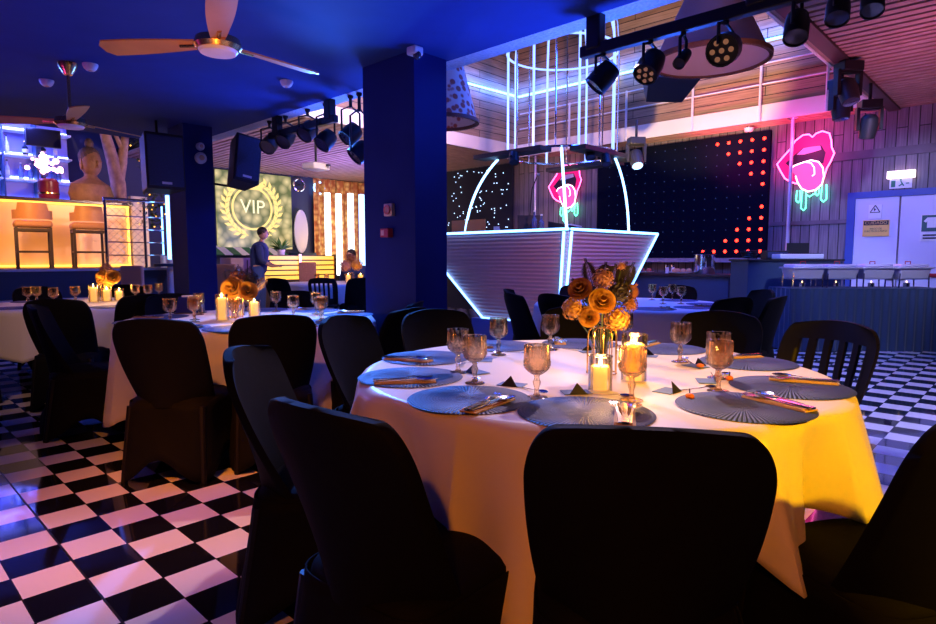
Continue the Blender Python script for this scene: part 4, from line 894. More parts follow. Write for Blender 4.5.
b = MB(); b.tube([(0, 0, 0), (0.02, 0, 0.4), (-0.05, 0, 0.8), (-0.16, 0, 1.3), (-0.25, 0, 1.7)], 0.15, 12, 0.07); b.tube([(0.0, 0, 0.35), (0.10, 0, 0.8), (0.16, 0, 1.2), (0.28, 0, 1.65)], 0.11, 12, 0.05); b.build('trunk', M['bark'], t)
MB().tube([(0.13, 0, 1.0), (0.0, -0.03, 1.3), (0.05, -0.05, 1.65)], 0.05, 8, 0.02).build('branch', M['bark'], t)
p = at(150, 190, Y=11.3); t = empty('leaf_garland', (p.x, p.y, 0), 0, 'hanging leaf garland with warm fairy lights beside the loudspeaker', 'garland')
b = MB(); fl = MB(); x0 = 0
for k in range(420):
    h = random.uniform(1.75, 3.2); cx_ = 0.10 * math.sin(h * 3) - 0.12 * (h - 2.5); a = random.uniform(0, 2 * PI); rr = random.uniform(0.02, 0.22); c = Vector((cx_ + rr * math.cos(a), rr * math.sin(a), h))
    d = Vector((random.uniform(-1, 1), random.uniform(-1, 1), random.uniform(-1, 0.3))).normalized() * 0.075; s_ = d.cross(UP).normalized() * 0.022
    b.add([c, c + d * 0.5 + s_, c + d, c + d * 0.5 - s_, c + d * 0.5 + s_.cross(d).normalized() * 0.008], [(0, 1, 4), (1, 2, 4), (2, 3, 4), (3, 0, 4)])
    if k % 9 == 0: fl.ball(c + d, 0.012, 6, 4)
b.tube([(0.10 * math.sin(h * 3) - 0.12 * (h - 2.5), 0, h) for h in [1.75 + 0.1 * i for i in range(15)] + [3.6, 4.1]], 0.012, 6)
tag(b.build('foliage', M['greenleaf'], t), kind='stuff'); tag(fl.build('fairy_lights', M['led_warm'], t), kind='stuff')

# ------------------------------------------------------------------ VIP corner
vs = thing(MB().b2((6.25, 13.93, 1.42), (8.15, 13.99, 3.22)), 'video_screen', M['vip'], 'video screen with gold VIP letters inside a laurel wreath', 'screen', smooth=False)
VC = Vector((7.1, 13.915, 2.38))
VROT = (PI / 2, 0, 0)
text('VIP', 0.46, M['viplight'], vs, VC + Vector((0, -0.02, 0.02)), VROT)
b = MB(); b.lathe([(0.52, 0), (0.52, 0.008), (0.47, 0.008), (0.47, 0)], 40, cap=False); o = b.build('medal_ring', M['vipgold'], vs); o.location = VC; o.rotation_euler = (PI / 2, 0, 0)
for s_ in (-1, 1):
    b = MB()
    for k in range(12):
        a = -PI / 2 + s_ * (0.25 + 2.3 * k / 11); cx_, cz_ = 0.66 * math.cos(a), 0.66 * math.sin(a)
        for w_ in (-1, 1):
            da = a + s_ * (0.9 if w_ > 0 else 2.1) * 1.0; tx, tz = 0.20 * math.cos(da), 0.20 * math.sin(da); nx, nz = -tz * 0.22, tx * 0.22
            b.prism([VC + Vector((cx_, 0, cz_)), VC + Vector((cx_ + tx * 0.5 + nx, 0, cz_ + tz * 0.5 + nz)), VC + Vector((cx_ + tx, 0, cz_ + tz)), VC + Vector((cx_ + tx * 0.5 - nx, 0, cz_ + tz * 0.5 - nz))], (0, -0.01, 0))
    b.tube([VC + Vector((0.66 * math.cos(-PI / 2 + s_ * (0.2 + 0.23 * j)), -0.004, 0.66 * math.sin(-PI / 2 + s_ * (0.2 + 0.23 * j)))) for j in range(11)], 0.012, 6); b.build('laurel_branch', M['vipgold'], vs, smooth=False)
b = MB().prism([VC + Vector((x, 0, z)) for x, z in ((-0.26, 0.44), (0.26, 0.44), (0.32, 0.68), (0.14, 0.56), (0, 0.74), (-0.14, 0.56), (-0.32, 0.68))], (0, -0.01, 0)); b.build('crown', M['vipgold'], vs, smooth=False)
t = empty('surfboard', (8.34, 13.80, 1.33), 0, 'white surfboard standing upright against the navy wall', 'surfboard')
MB().sheet(lambda u, v: Vector(((u - 0.5) * 0.38 * math.sqrt(max(0.02, 1 - (2 * v - 1) ** 2 * 0.985)), 0.02 * math.cos((u - 0.5) * 3), v * 1.08)), 12, 20, (0, 0.04, 0)).build('board', mat('white board', (0.75, 0.76, 0.85), 0.3), t); MB().prism([(0, 0.05, 0.1), (0, 0.05, 0.22), (0, 0.13, 0.12)], (0.01, 0, 0)).build('fin', M['white'], t)
thing(MB().b2((8.1, 13.55, 0), (8.6, 13.98, 1.33)), 'surfboard_stand', M['navybox'], 'navy plinth below the white surfboard', 'plinth', smooth=False)
for k, (px, py, lb) in enumerate(((299, 185, 'round ring light on the navy wall by the video screen'), (319, 188, 'round ring light at the head of the amber curtains'))):
    p = at(px, py, Y=13.9); t = empty('ring_light', p, 0, lb, 'lamp'); MB().tube([(0.15 * math.cos(a * PI / 12), 0, 0.15 * math.sin(a * PI / 12)) for a in range(24)], 0.025, 8, closed=True).build('ring', M['led_ice'] if k else M['chrome'], t); MB().b2((-0.02, 0.0, -0.02), (0.02, 0.1, 0.02)).tube([(-0.14, 0, 0), (0.14, 0, 0)], 0.01, 6).build('bracket', M['black'], t)
for k, (x0, x1, lb) in enumerate(((8.75, 9.45, 'amber patterned curtain nearest the surfboard'), (9.45, 10.42, 'amber patterned curtain in the far corner behind the light tubes'))):
    tag(MB().sheet(lambda u, v: Vector((x0 + (x1 - x0) * u, 13.86 + 0.04 * math.sin(u * 26), 0.01 + 3.24 * v)), 60, 3, (0, 0.01, 0)).build('curtain', M['curtain'], angle=70), lb, 'curtain')
tag(MB().sheet(lambda u, v: Vector((10.36 + 0.03 * math.sin(u * 30), 12.1 + 1.7 * u, 0.01 + 3.24 * v)), 60, 3, (0.01, 0, 0)).build('curtain', M['curtain'], angle=70), 'amber patterned curtain on the side wall by the VIP corner', 'curtain')
for k, px in enumerate((328, 339, 351, 362)):
    p = at(px, 230, Y=13.5) if k < 2 else at(px, 230, Y=13.2); t = empty('light_column', (p.x, p.y, 0), 0, ['first', 'second', 'third', 'fourth'][k] + ' tall white light column from the surfboard', 'light tube')
    MB().b2((-0.07, -0.05, 0.75), (0.07, 0.05, 2.86)).build('tube', emat('column light %d' % k, (0.85, 0.9, 1.0) if k < 3 else (0.3, 0.5, 1.0), 3.5), t, bevel=0.02); MB().b2((-0.12, -0.1, 0), (0.12, 0.1, 0.75)).build('base', M['black'], t)
# lit yellow bar front, striped awning, planters
t = empty('yellow_bench', (7.35, 12.6, 0), 0, 'glowing yellow slatted bar front behind the standing man', 'bar counter')
MB().b2((-0.95, -0.3, 0.0), (0.95, 0.3, 1.26)).build('carcass', M['darkwood'], t, smooth=False)
b = MB()
for k in range(5): b.b2((-0.93, -0.33, 0.72 + k * 0.11), (0.93, -0.30, 0.80 + k * 0.11))
b.build('lit_slats', mat('lit yellow slats', (0.8, 0.5, 0.1), 0.4, emit=(1.0, 0.55, 0.06), es=1.3), t, smooth=False)
for x in (-0.95, 0.0, 0.92): MB().b2((x - 0.03, -0.36, 0.6), (x + 0.03, -0.30, 1.28)).build('stile', M['gold'], t, smooth=False)
t = empty('striped_awning', (6.6, 13.6, 1.26), 0, 'green and white striped awning below the video screen', 'awning')
for k in range(9): MB().prism([(-0.55 + 0.2 * k, 0, 0), (-0.36 + 0.2 * k, 0, 0), (-0.42 + 0.2 * k, 0.39, 0.2), (-0.61 + 0.2 * k, 0.39, 0.2)], (0, 0, 0.02)).build('stripe', M['white'] if k % 2 else mat('green canvas %d' % k, (0.02, 0.16, 0.07), 0.6), t, smooth=False)
for px, py, d, w_, h_, m_, nm, lb, ct in ((222, 275, 9.6, 0.36, 0.34, 'tan', 'lounge_chair', 'tan leather lounge chair back beside the far pillar', 'chair'), (131, 276, 8.8, 0.26, 0.30, 'beige', 'lounge_chair', 'pale lounge chair back before the deck steps', 'chair'), (307, 269, 11.8, 0.27, 0.26, 'dusty', 'lounge_chair', 'square dusty pink chair back before the yellow bar', 'chair')):
    p = at(px, py, d=d); t = empty(nm, (p.x, p.y, 0), AC, lb, ct); zt = p.z + h_ / 2
    MB().b2((-w_ / 2 - 0.03, 0.0, zt - h_ * 1.6), (w_ / 2 + 0.03, 0.07, zt)).build('backrest', M[m_], t, bevel=0.02); MB().b2((-w_ / 2 - 0.03, 0.07, 0.40), (w_ / 2 + 0.03, 0.55, 0.48)).build('seat', M[m_], t, bevel=0.02)
    for x in (-w_ / 2, w_ / 2):
        for y in (0.04, 0.5): MB().tube([(x, y, 0), (x, y, 0.42)], 0.018, 8).build('leg', M['darkwood'], t)
t = empty('ice_bucket', (6.0, 12.3, 0), 0, 'pale cabinet block beside the standing man', 'cabinet'); MB().b2((-0.35, -0.25, 0), (0.35, 0.25, 1.2)).build('body', mat('pale mauve cabinet', (0.5, 0.35, 0.4), 0.6), t, smooth=False, bevel=0.01); MB().b2((-0.01, -0.255, 0.05), (0.01, -0.25, 1.15)).build('door_gap', M['black'], t, smooth=False)
t.name = 'side_cabinet'
p = Vector((7.0, 12.45, 1.26)); t = empty('green_plant', p, 0, 'leafy green plant standing on the yellow bar', 'plant'); b = MB()
for k in range(26):
    a, e = random.uniform(0, 2 * PI), random.uniform(0.2, 1.2); d = Vector((math.cos(a) * math.cos(e), math.sin(a) * math.cos(e), math.sin(e))) * random.uniform(0.2, 0.38); s_ = d.cross(UP).normalized() * 0.035
    b.add([Vector((0, 0, 0.1)), d * 0.5 + s_ + Vector((0, 0, 0.12)), d + Vector((0, 0, 0.08)), d * 0.5 - s_ + Vector((0, 0, 0.12))], [(0, 1, 2, 3)])
b.build('leaves', mat('bright leaves', (0.15, 0.4, 0.08), 0.5), t); MB().lathe([(0.07, 0), (0.09, 0.12)], 14).build('pot', M['cream'], t)


# ------------------------------------------------------------------ people
def skinned(name, joints, edges, m, parent=None, sub=2):
    me = bpy.data.meshes.new(name); me.from_pydata([j[0] for j in joints], edges, []); o = bpy.data.objects.new(name, me); col.objects.link(o)
    s = o.modifiers.new('skin', 'SKIN')
    for i, j in enumerate(joints):
        r = j[1]; me.skin_vertices[0].data[i].radius = (r, r) if not isinstance(r, tuple) else r
    me.skin_vertices[0].data[0].use_root = True
    s.use_smooth_shade = True; b = o.modifiers.new('sub', 'SUBSURF'); b.levels = sub; b.render_levels = sub
    me.materials.append(m)
    if parent: o.parent = parent
    return o


def person(loc, rz, label, seated=False):
    t = empty('person', loc, rz, label, 'person')      # faces +x
    hip = 0.95 if not seated else 0.50
    lean = 0.06 if not seated else 0.12
    J = [((0, 0, hip), (0.12, 0.15)), ((0.01, 0, hip + 0.18), (0.10, 0.14)), ((lean * 0.6, 0, hip + 0.38), (0.115, 0.17)), ((lean, 0, hip + 0.50), (0.09, 0.13)), ((lean + 0.01, 0, hip + 0.57), 0.052), ((lean + 0.03, 0, hip + 0.64), 0.055)]
    E = [(0, 1), (1, 2), (2, 3), (3, 4), (4, 5)]
    for s in (-1, 1):
        n = len(J)
        J += [((lean - 0.01, s * 0.19, hip + 0.48), 0.062), ((lean + 0.02, s * 0.24, hip + 0.20), 0.046), ((lean + 0.22, s * 0.17, hip + 0.08), 0.036), ((lean + 0.30, s * 0.15, hip + 0.09), 0.026)]
        E += [(3, n), (n, n + 1), (n + 1, n + 2), (n + 2, n + 3)]
        for f in range(4):
            J += [((lean + 0.36, s * (0.12 + 0.02 * f), hip + 0.085), 0.009), ((lean + 0.39 - 0.005 * f, s * (0.12 + 0.02 * f), hip + 0.06), 0.008)]
            E += [(n + 3, len(J) - 2), (len(J) - 2, len(J) - 1)]
        J += [((lean + 0.33, s * 0.10, hip + 0.075), 0.010)]; E += [(n + 3, len(J) - 1)]
        n = len(J)
        if seated: J += [((0.05, s * 0.09, hip - 0.01), 0.085), ((0.42, s * 0.11, hip + 0.0), 0.062), ((0.44, s * 0.11, 0.09), 0.042), ((0.56, s * 0.11, 0.035), 0.035)]
        else: J += [((0.0, s * 0.09, hip - 0.08), 0.09), ((0.02 + 0.04 * s, s * 0.10, 0.50), 0.062), ((-0.02 + 0.06 * s, s * 0.10, 0.09), 0.042), ((0.12 + 0.06 * s, s * 0.11, 0.035), 0.036)]
        E += [(0, n), (n, n + 1), (n + 1, n + 2), (n + 2, n + 3)]
    body = skinned('body', J, E, M['skin'], t)
    hc = Vector((lean + 0.05, 0, hip + 0.735))
    hd = MB().ball(hc, 0.105, 18, 14, (0.95, 0.78, 1.12)).ball(hc + Vector((0.10, 0, -0.01)), 0.016, 8, 6, (1.2, 0.8, 1.5)).ball(hc + Vector((0.085, 0, -0.055)), 0.02, 8, 6, (0.5, 1.2, 0.4)).build('head', M['skin'], t)
    for s in (-1, 1):
        MB().ball(hc + Vector((0.0, s * 0.083, -0.005)), 0.022, 8, 6, (0.8, 0.4, 1.3)).build('ear', M['skin'], hd); MB().ball(hc + Vector((0.09, s * 0.033, 0.012)), 0.010, 8, 6).build('eye', M['hair'], hd)
    MB().ball(hc + Vector((-0.018, 0, 0.035)), 0.108, 18, 12, (0.96, 0.83, 0.98)).build('hair', M['hair'], t)
    sh_ = [((0, 0, hip - 0.13), (0.15, 0.19))] + [(p, tuple(x * 1.28 for x in r)) for p, r in J[1:4]] + [((lean + 0.005, 0, hip + 0.585), 0.082)]; se = [(0, 1), (1, 2), (2, 3), (3, 4)]
    for s in (-1, 1):
        n = len(sh_); sh_ += [((lean - 0.01, s * 0.19, hip + 0.49), 0.088), ((lean + 0.02, s * 0.24, hip + 0.20), 0.066), ((lean + 0.13, s * 0.205, hip + 0.135), 0.058)]; se += [(3, n), (n, n + 1), (n + 1, n + 2)]
    skinned('shirt', sh_, se, M['shirt'], t)
    tr = [((0, 0, hip - 0.02), (0.14, 0.175)), ((0.005, 0, hip + 0.14), (0.125, 0.165))]; te = [(0, 1)]
    for s in (-1, 1):
        n = len(tr)
        if seated: tr += [((0.05, s * 0.09, hip - 0.01), 0.10), ((0.42, s * 0.11, hip), 0.075), ((0.44, s * 0.11, 0.12), 0.058)]
        else: tr += [((0.0, s * 0.09, hip - 0.08), 0.105), ((0.02 + 0.04 * s, s * 0.10, 0.50), 0.077), ((-0.02 + 0.06 * s, s * 0.10, 0.10), 0.060)]
        te += [(0, n), (n, n + 1), (n + 1, n + 2)]
    skinned('trousers', tr, te, M['jeans'], t)
    for s in (-1, 1):
        x = 0.50 if seated else 0.05 + 0.06 * s
        MB().ball((x, s * 0.11, 0.04), 0.05, 12, 8, (2.4, 1.0, 0.8)).build('shoe', M['blackp'], t)
    return t
person((6.02, 11.62, 0), R(-35), 'standing man in a navy shirt working before the VIP screen')
person((7.28, 10.05, 0), R(200), 'seated person in dark blue at the far candlelit table', True)
t = empty('dining_chair', (7.28, 10.05, 0), R(200), 'dark chair under the seated person', 'chair'); MB().b2((-0.22, -0.22, 0.36), (0.22, 0.22, 0.40)).build('seat', M['plastic'], t, bevel=0.015); MB().b2((-0.26, -0.2, 0.40), (-0.22, 0.2, 0.85)).build('backrest', M['plastic'], t, bevel=0.015)
for x in (-0.2, 0.2):
    for y in (-0.2, 0.2): MB().tube([(x, y, 0), (x, y, 0.37)], 0.018, 8).build('leg', M['plastic'], t)
# ------------------------------------------------------------------ dining chairs (faces +y, back at -y)
def chair_parts(name, label, slotted=False):
    t = empty(name, (0, 0, 0), 0, label, 'chair')
    m = M['plastic'] if slotted else M['cover']
    def bk(u, v):
        v = 1 - (1 - v) ** 2; a = u * 2 - 1; k = max(0, (v - 0.74) / 0.26); hw = (0.205 + 0.03 * math.sin(min(1, v / 0.7) * PI / 2)) * (0.70 + 0.30 * math.sqrt(max(0, 1 - k * k)))
        return Vector((a * hw, -0.205 - 0.105 * v ** 1.3 + (0.055 + 0.10 * (1 - v) ** 2) * a * a, 0.40 + 0.48 * v - 0.018 * a * a * v))
    msk = (lambda i, j: not (5 <= j <= 17 and 4 <= i <= 27 and (i - 4) % 5 < 3)) if slotted else None
    MB().sheet(bk, 32, 32, (0, -0.026, 0), msk).build('backrest', m, t, angle=70)
    def ring(k): 
        e = 4.0
        def f(i, a): c_, s_ = abs(math.cos(a)), abs(math.sin(a)); return 1 / (c_ ** e + s_ ** e) ** (1 / e)
        return f
    o = MB().lathe([(0.02, 0.452), (0.12, 0.450), (0.19, 0.444), (0.212, 0.432), (0.218, 0.41), (0.205, 0.395), (0.02, 0.395)], 48, mod=ring(0)).build('seat', m, t, angle=60)
    if not slotted:
        n, rows = 64, 8; vs = []; fs = []
        for j in range(rows + 1):
            v = j / rows
            for i in range(n):
                a = 2 * PI * i / n; c_, s_ = abs(math.cos(a)), abs(math.sin(a)); k = 1 / (c_ ** 5 + s_ ** 5) ** 0.2
                hem = 0.012 + 0.13 * math.cos(2 * a) ** 2; z = 0.425 + (hem - 0.425) * v
                h = 0.221 + 0.030 * v - 0.018 * math.sin(v * PI) * math.cos(2 * a) ** 2
                back = -0.045 * max(0, -math.sin(a)) * v
                vs.append((h * k * math.cos(a), h * k * math.sin(a) + back, z))
        for j in range(rows):
            for i in range(n): fs.append((j * n + i, j * n + (i + 1) % n, (j + 1) * n + (i + 1) % n, (j + 1) * n + i))
        sk = MB().add(vs, fs).build('skirt', m, t, angle=70); s = sk.modifiers.new('thick', 'SOLIDIFY'); s.thickness = 0.004
    for x in (-1, 1):
        for y in (-1, 1):
            MB().tube([(x * 0.19, y * 0.185, 0.40), (x * 0.212, y * 0.215 - (0.03 if y < 0 else 0), 0.0)], 0.022, 10, 0.017).build('leg', M['plastic'], t)
    return t


CH = chair_parts('dining_chair', 'x')
SL = chair_parts('slatted_chair', 'x', True)
first = {CH.name: True, SL.name: True}


def chair(bx, by, ang, label, src=CH, tilt=0):
    """bx,by = foot of the back's top edge, ang = compass direction the sitter faces"""
    a = R(ang); loc = (bx + 0.30 * math.cos(a), by + 0.30 * math.sin(a), 0); rz = a - PI / 2
    if first[src.name]:
        first[src.name] = False; src.location = loc; src.rotation_euler = (0, 0, rz); src['label'] = label; return src
    return copy_tree(src, loc, rz, label)


T1 = Vector((2.03, 1.29, 0)); T2 = Vector((2.11, 4.19, 0)); T3 = Vector((1.75, 6.75, 0)); T4 = Vector((5.35, 2.94, 0)); T5 = Vector((6.35, 9.35, 0))
# front table
chair(1.012, 0.508, 34, 'black covered chair with its back square to the camera before the front table')
chair(0.68, 1.10, 4, 'big black covered chair in front of the edge-on chair at the front table')
chair(0.95, 1.98, -46, 'edge-on black covered chair with a blue lit inner back')
chair(1.86, 2.72, -72, 'black covered chair of the front table standing just beside the second table')
chair(2.48, 2.66, -105, 'low black chair back of the front table before the navy pillar')
chair(3.30, 2.18, -145, 'black chair of the front table hidden behind the flower vase')
chair(3.55, 1.36, 184, 'black chair behind the front table towards the buffet')
chair(3.36, 0.74, 160, 'black slatted plastic chair at the far end of the front table', SL)
chair(1.62, 0.02, 62, 'black covered chair cut by the picture edge beside the yellow lit cloth')
# second table
chair(1.11, 3.28, 42, 'black covered chair with its back to the camera at the second table')
chair(1.66, 3.04, 68, 'black chair of the second table right next to the front table chair')
chair(0.92, 4.84, -20, 'black covered chair seen from the side at the second table')
chair(2.50, 2.86, 105, 'black chair between the front table and the pillar, facing the second table')
chair(2.90, 3.26, 128, 'black chair standing against the navy pillar')
chair(3.05, 5.15, -135, 'dark chair at the far side of the second table')
chair(2.05, 5.55, -92, 'dark chair behind the flowers of the second table')
# third table
chair(1.16, 5.45, 55, 'black chair with a blue mesh lit back at the third table')
chair(1.88, 5.60, 92, 'rounded black chair back between the second and third tables')
chair(0.35, 6.2, 20, 'black chair at the picture edge beside the third table')
chair(2.40, 7.85, 240, 'dark chair behind the third table next to the far pillar')
chair(1.55, 8.05, -80, 'dark chair beyond the candles of the third table')
# table before the booth
chair(4.70, 3.95, -58, 'black chair with a tall back before the ribbed booth, nearer its bright corner')
chair(4.16, 3.46, -28, 'black chair seen edge-on before the ribbed booth')
chair(4.35, 3.15, -12, 'black chair of the booth table behind the front table goblets')
chair(6.05, 4.02, -125, 'blue lit chair back between the booth and the white table')
chair(6.75, 3.10, 186, 'wide blue lit chair back before the serving counter')
chair(4.95, 1.78, 70, 'black chair of the booth table with its back towards the front table')
chair(6.35, 2.02, 138, 'blue lit chair beside the navy desk')
chair(5.35, 1.58, 92, 'black chair seen edge-on beside the buffet skirt')
# far candlelit table
chair(5.45, 8.45, 45, 'slatted black chair before the far candlelit table', SL)
chair(4.85, 8.85, 20, 'dark chair before the far table under the VIP screen')
chair(5.9, 8.0, 75, 'dark chair between the far table and the navy pillar')


# ------------------------------------------------------------------ tables and cloths
def table(c, n, label, clabel, over, seed, folds=11, r=0.90, amp=0.05, corners=None):
    t = empty('banquet_table', c, 0, label, 'table')
    MB().lathe([(r - 0.02, 0.715), (r - 0.005, 0.72), (r - 0.005, 0.74), (r - 0.02, 0.745)], 64).build('tabletop', M['darkwood'], t)
    for k in range(4):
        a = PI / 4 + k * PI / 2; MB().tube([(0.45 * math.cos(a), 0.45 * math.sin(a), 0.0), (0.42 * math.cos(a), 0.42 * math.sin(a), 0.716)], 0.018, 8).build('leg', M['black'], t)
    rnd = random.Random(seed); ph = [rnd.uniform(0, 6.28) for _ in range(5)]
    n_, rings = (576 if n < 3 else 192), [0.02, 0.25, 0.5, 0.75, 0.88, 0.95, 0.985, 1.0]; vs = []; fs = []
    rows = len(rings); drop = 14
    def fold(a):
        return 0.45 * math.sin(folds * a + ph[0] + 0.8 * math.sin(2 * a + ph[1])) + 0.28 * math.sin(5 * a + ph[2]) + 0.22 * math.sin(17 * a + ph[3]) + 0.55 * (0.64 - abs(math.sin(6.5 * a + ph[4] + 0.6 * math.sin(3 * a))) ** 0.7) + (0.16 * math.sin(33 * a + 2.5 * math.sin(3 * a)) * max(0.15, math.sin(4 * a + ph[1])) if n < 3 else 0)
    for q in rings:
        for i in range(n_):
            a = 2 * PI * i / n_; vs.append((q * r * math.cos(a), q * r * math.sin(a), 0.748 + 0.0015 * math.sin(6 * a + 9 * q + ph[4]) * q * (1 - q) * 3))
    for j in range(1, drop + 1):
        s = j / drop
        for i in range(n_):
            a = 2 * PI * i / n_; f = fold(a); L_ = over + 0.05 * f
            if corners:
                for (ca, dl, wd) in corners:
                    d = (a - R(ca) + PI) % (2 * PI) - PI; L_ += dl * math.exp(-(d / R(wd)) ** 2)
            th = min(1, s * L_ / 0.03) * PI / 2
            flare = 0.02 * math.sin(th) + amp * f * (s ** 0.85) * (0.4 + L_) + 0.05 * s
            z = 0.748 - (0.02 * (1 - math.cos(th)) if s * L_ < 0.03 else 0.02 + (s * L_ - 0.03) * 0.985)
            rr = r + flare; vs.append((rr * math.cos(a), rr * math.sin(a), max(0.006, z)))
    tot = rows + drop
    for j in range(tot - 1):
        for i in range(n_): fs.append((j * n_ + i, j * n_ + (i + 1) % n_, (j + 1) * n_ + (i + 1) % n_, (j + 1) * n_ + i))
    fs.append(tuple(range(n_ - 1, -1, -1)))
    o = MB().add(vs, fs).build('tablecloth', M['satin'] if n < 3 else M['cotton'], angle=75); o.location = c
    s = o.modifiers.new('thick', 'SOLIDIFY'); s.thickness = 0.0025; s.offset = 1
    tag(o, clabel, 'tablecloth')
table(T1, 1, 'round front table below its ivory satin cloth', 'ivory satin cloth on the front table, its hem hanging yellow lit', 0.30, 3, 9, corners=((-66, 0.10, 14), (-112, 0.07, 10), (205, 0.13, 16), (178, 0.03, 20)), amp=0.20, r=0.86)
table(T2, 2, 'round second table under a cloth reaching the floor', 'long ivory cloth on the second table with the box and three candles', 0.60, 5, 10, amp=0.05, r=0.86)
table(T3, 3, 'round third table before the deck steps', 'white cloth on the third table before the deck steps', 0.42, 6, 12, amp=0.07)
table(T4, 4, 'round table standing before the ribbed booth', 'blue lit white cloth on the table before the ribbed booth', 0.45, 8, 12, amp=0.07)
table(T5, 5, 'round far table below the light columns', 'white cloth on the far candlelit table', 0.45, 9, 12, amp=0.07)
TZ = 0.7515

# ------------------------------------------------------------------ place settings
def disc_mat():
    return MB().lathe([(0.004, 0.0), (0.186, 0.0), (0.19, 0.0015), (0.186, 0.004), (0.10, 0.0042), (0.004, 0.0042)], 64).build('placemat', M['mat'], angle=50)
PM = disc_mat()
def bar3(pts, ws, th):
    """flat shaped strip following pts with half widths ws"""
    vs = []; fs = []
    for (p, w_) in zip(pts, ws):
        vs += [(p[0], -w_, p[1]), (p[0], w_, p[1]), (p[0], w_, p[1] + th), (p[0], -w_, p[1] + th)]
    for i in range(len(pts) - 1):
        a = 4 * i
        for k in range(4): fs.append((a + k, a + (k + 1) % 4, a + 4 + (k + 1) % 4, a + 4 + k))
    fs += [(3, 2, 1, 0), tuple(4 * (len(pts) - 1) + k for k in range(4))]
    return vs, fs
def mk_fork():
    t = empty('dinner_fork', (0, 0, 0), 0, 'x', 'fork'); MB().add(*bar3([(-0.10, 0), (-0.07, 0.001), (0.0, 0.004), (0.03, 0.008)], [0.009, 0.007, 0.0035, 0.004], 0.002)).build('handle', M['steel'], t)
    b = MB().add(*bar3([(0.03, 0.008), (0.045, 0.005), (0.06, 0.003)], [0.004, 0.012, 0.0125], 0.0018))
    for k in range(4): b.add(*[[(x, y + (k - 1.5) * 0.0075, z) for x, y, z in bar3([(0.06, 0.003), (0.08, 0.003), (0.10, 0.007)], [0.0024, 0.0022, 0.0012], 0.0016)[0]], bar3([(0, 0)] * 3, [0] * 3, 0)[1]])
    b.build('tines', M['steel'], t); return t
def mk_knife():
    t = empty('dinner_knife', (0, 0, 0), 0, 'x', 'knife'); MB().add(*bar3([(-0.11, 0), (-0.06, 0), (0.0, 0.001)], [0.009, 0.008, 0.006], 0.006)).build('handle', M['steel'], t)
    MB().add(*bar3([(0.0, 0.002), (0.05, 0.002), (0.09, 0.002), (0.115, 0.002)], [0.008, 0.0105, 0.010, 0.002], 0.0018)).build('blade', M['steel'], t); return t
def mk_spoon(s=1.0, black=False):
    t = empty('dessert_spoon' if black else 'table_spoon', (0, 0, 0), 0, 'x', 'spoon'); m_ = M['steel']
    MB().add(*bar3([(-0.10 * s, 0), (-0.06 * s, 0.001), (0.0, 0.004), (0.035 * s, 0.008)], [0.009 * s, 0.006 * s, 0.003 * s, 0.0035 * s], 0.002)).build('handle', m_, t)
    def fn(u, v): x, y = (u - 0.5) * 2, (v - 0.5) * 2; q = math.sqrt(max(0, 1 - x * x)); return Vector((0.065 * s + 0.034 * s * x, 0.021 * s * y * q, 0.002 + 0.008 * (x * x * 0.6 + y * y * q * q * 0.9)))
    MB().sheet(fn, 14, 8, (0, 0, 0.0014)).build('bowl', m_, t); return t
FK, KN, SP, DS = mk_fork(), mk_knife(), mk_spoon(), mk_spoon(0.72, True)
def mk_napkin():
    t = MB().box((0, 0, 0.002), (0.21, 0.055, 0.004)).box((0.004, 0.003, 0.0055), (0.20, 0.046, 0.003)).build('napkin', M['napkin'], smooth=False); return tag(t, 'x', 'napkin')
NP = mk_napkin()
def mk_card():
    t = empty('tent_card', (0, 0, 0), 0, 'x', 'card'); MB().prism([(-0.03, -0.02, 0.0), (0.03, -0.02, 0.0), (0.0, 0.0, 0.034)], (0.0, 0.002, 0)).build('front_leaf', M['card_black'], t, smooth=False)
    MB().b2((-0.045, -0.018, 0.0), (0.045, 0.045, 0.0025)).build('lying_leaf', M['card_blue'], t, smooth=False); return t
CA = mk_card()
def mk_goblet():
    t = empty('crystal_goblet', (0, 0, 0), 0, 'x', 'goblet')
    def mod(i, a):
        if 3 <= i <= 5: return 1 + 0.06 * math.cos(14 * a + (PI if i % 2 else 0))
        if 6 <= i <= 9: return 1.03 - 0.10 * abs(math.sin(7 * a)) ** 1.5
        if i == 10: return 1 + 0.03 * abs(math.cos(7 * a))
        return 1
    MB().lathe([(0.006, 0.072), (0.018, 0.075), (0.030, 0.084), (0.037, 0.093), (0.0405, 0.103), (0.041, 0.113), (0.0405, 0.120), (0.040, 0.135), (0.0395, 0.150), (0.0395, 0.160), (0.040, 0.166), (0.0365, 0.165), (0.036, 0.150), (0.0365, 0.115), (0.030, 0.092), (0.015, 0.082), (0.003, 0.080)], 56, mod=mod).build('bowl', M['crystal'], t, angle=22)
    MB().lathe([(0.012, 0.006), (0.0075, 0.014), (0.0065, 0.03), (0.010, 0.042), (0.0115, 0.05), (0.008, 0.058), (0.007, 0.066), (0.010, 0.0725)], 16, mod=lambda i, a: 1 + 0.08 * math.cos(8 * a)).build('stem', M['crystal'], t, angle=25)
    MB().lathe([(0.034, 0.0), (0.0345, 0.002), (0.030, 0.004), (0.012, 0.0075)], 28).build('foot', M['crystal'], t, angle=30); return t
GB = mk_goblet()
def mk_pick():
    t = empty('table_favour', (0, 0, 0), 0, 'x', 'favour'); MB().ball((0, 0, 0.009), 0.013, 10, 8, (1.2, 1, 0.7)).build('amber_body', M['amber'], t); MB().tube([(0, 0, 0.016), (0.002, 0, 0.032)], 0.002, 6).build('stalk', M['card_black'], t); return t
PK = mk_pick()
fresh = {}
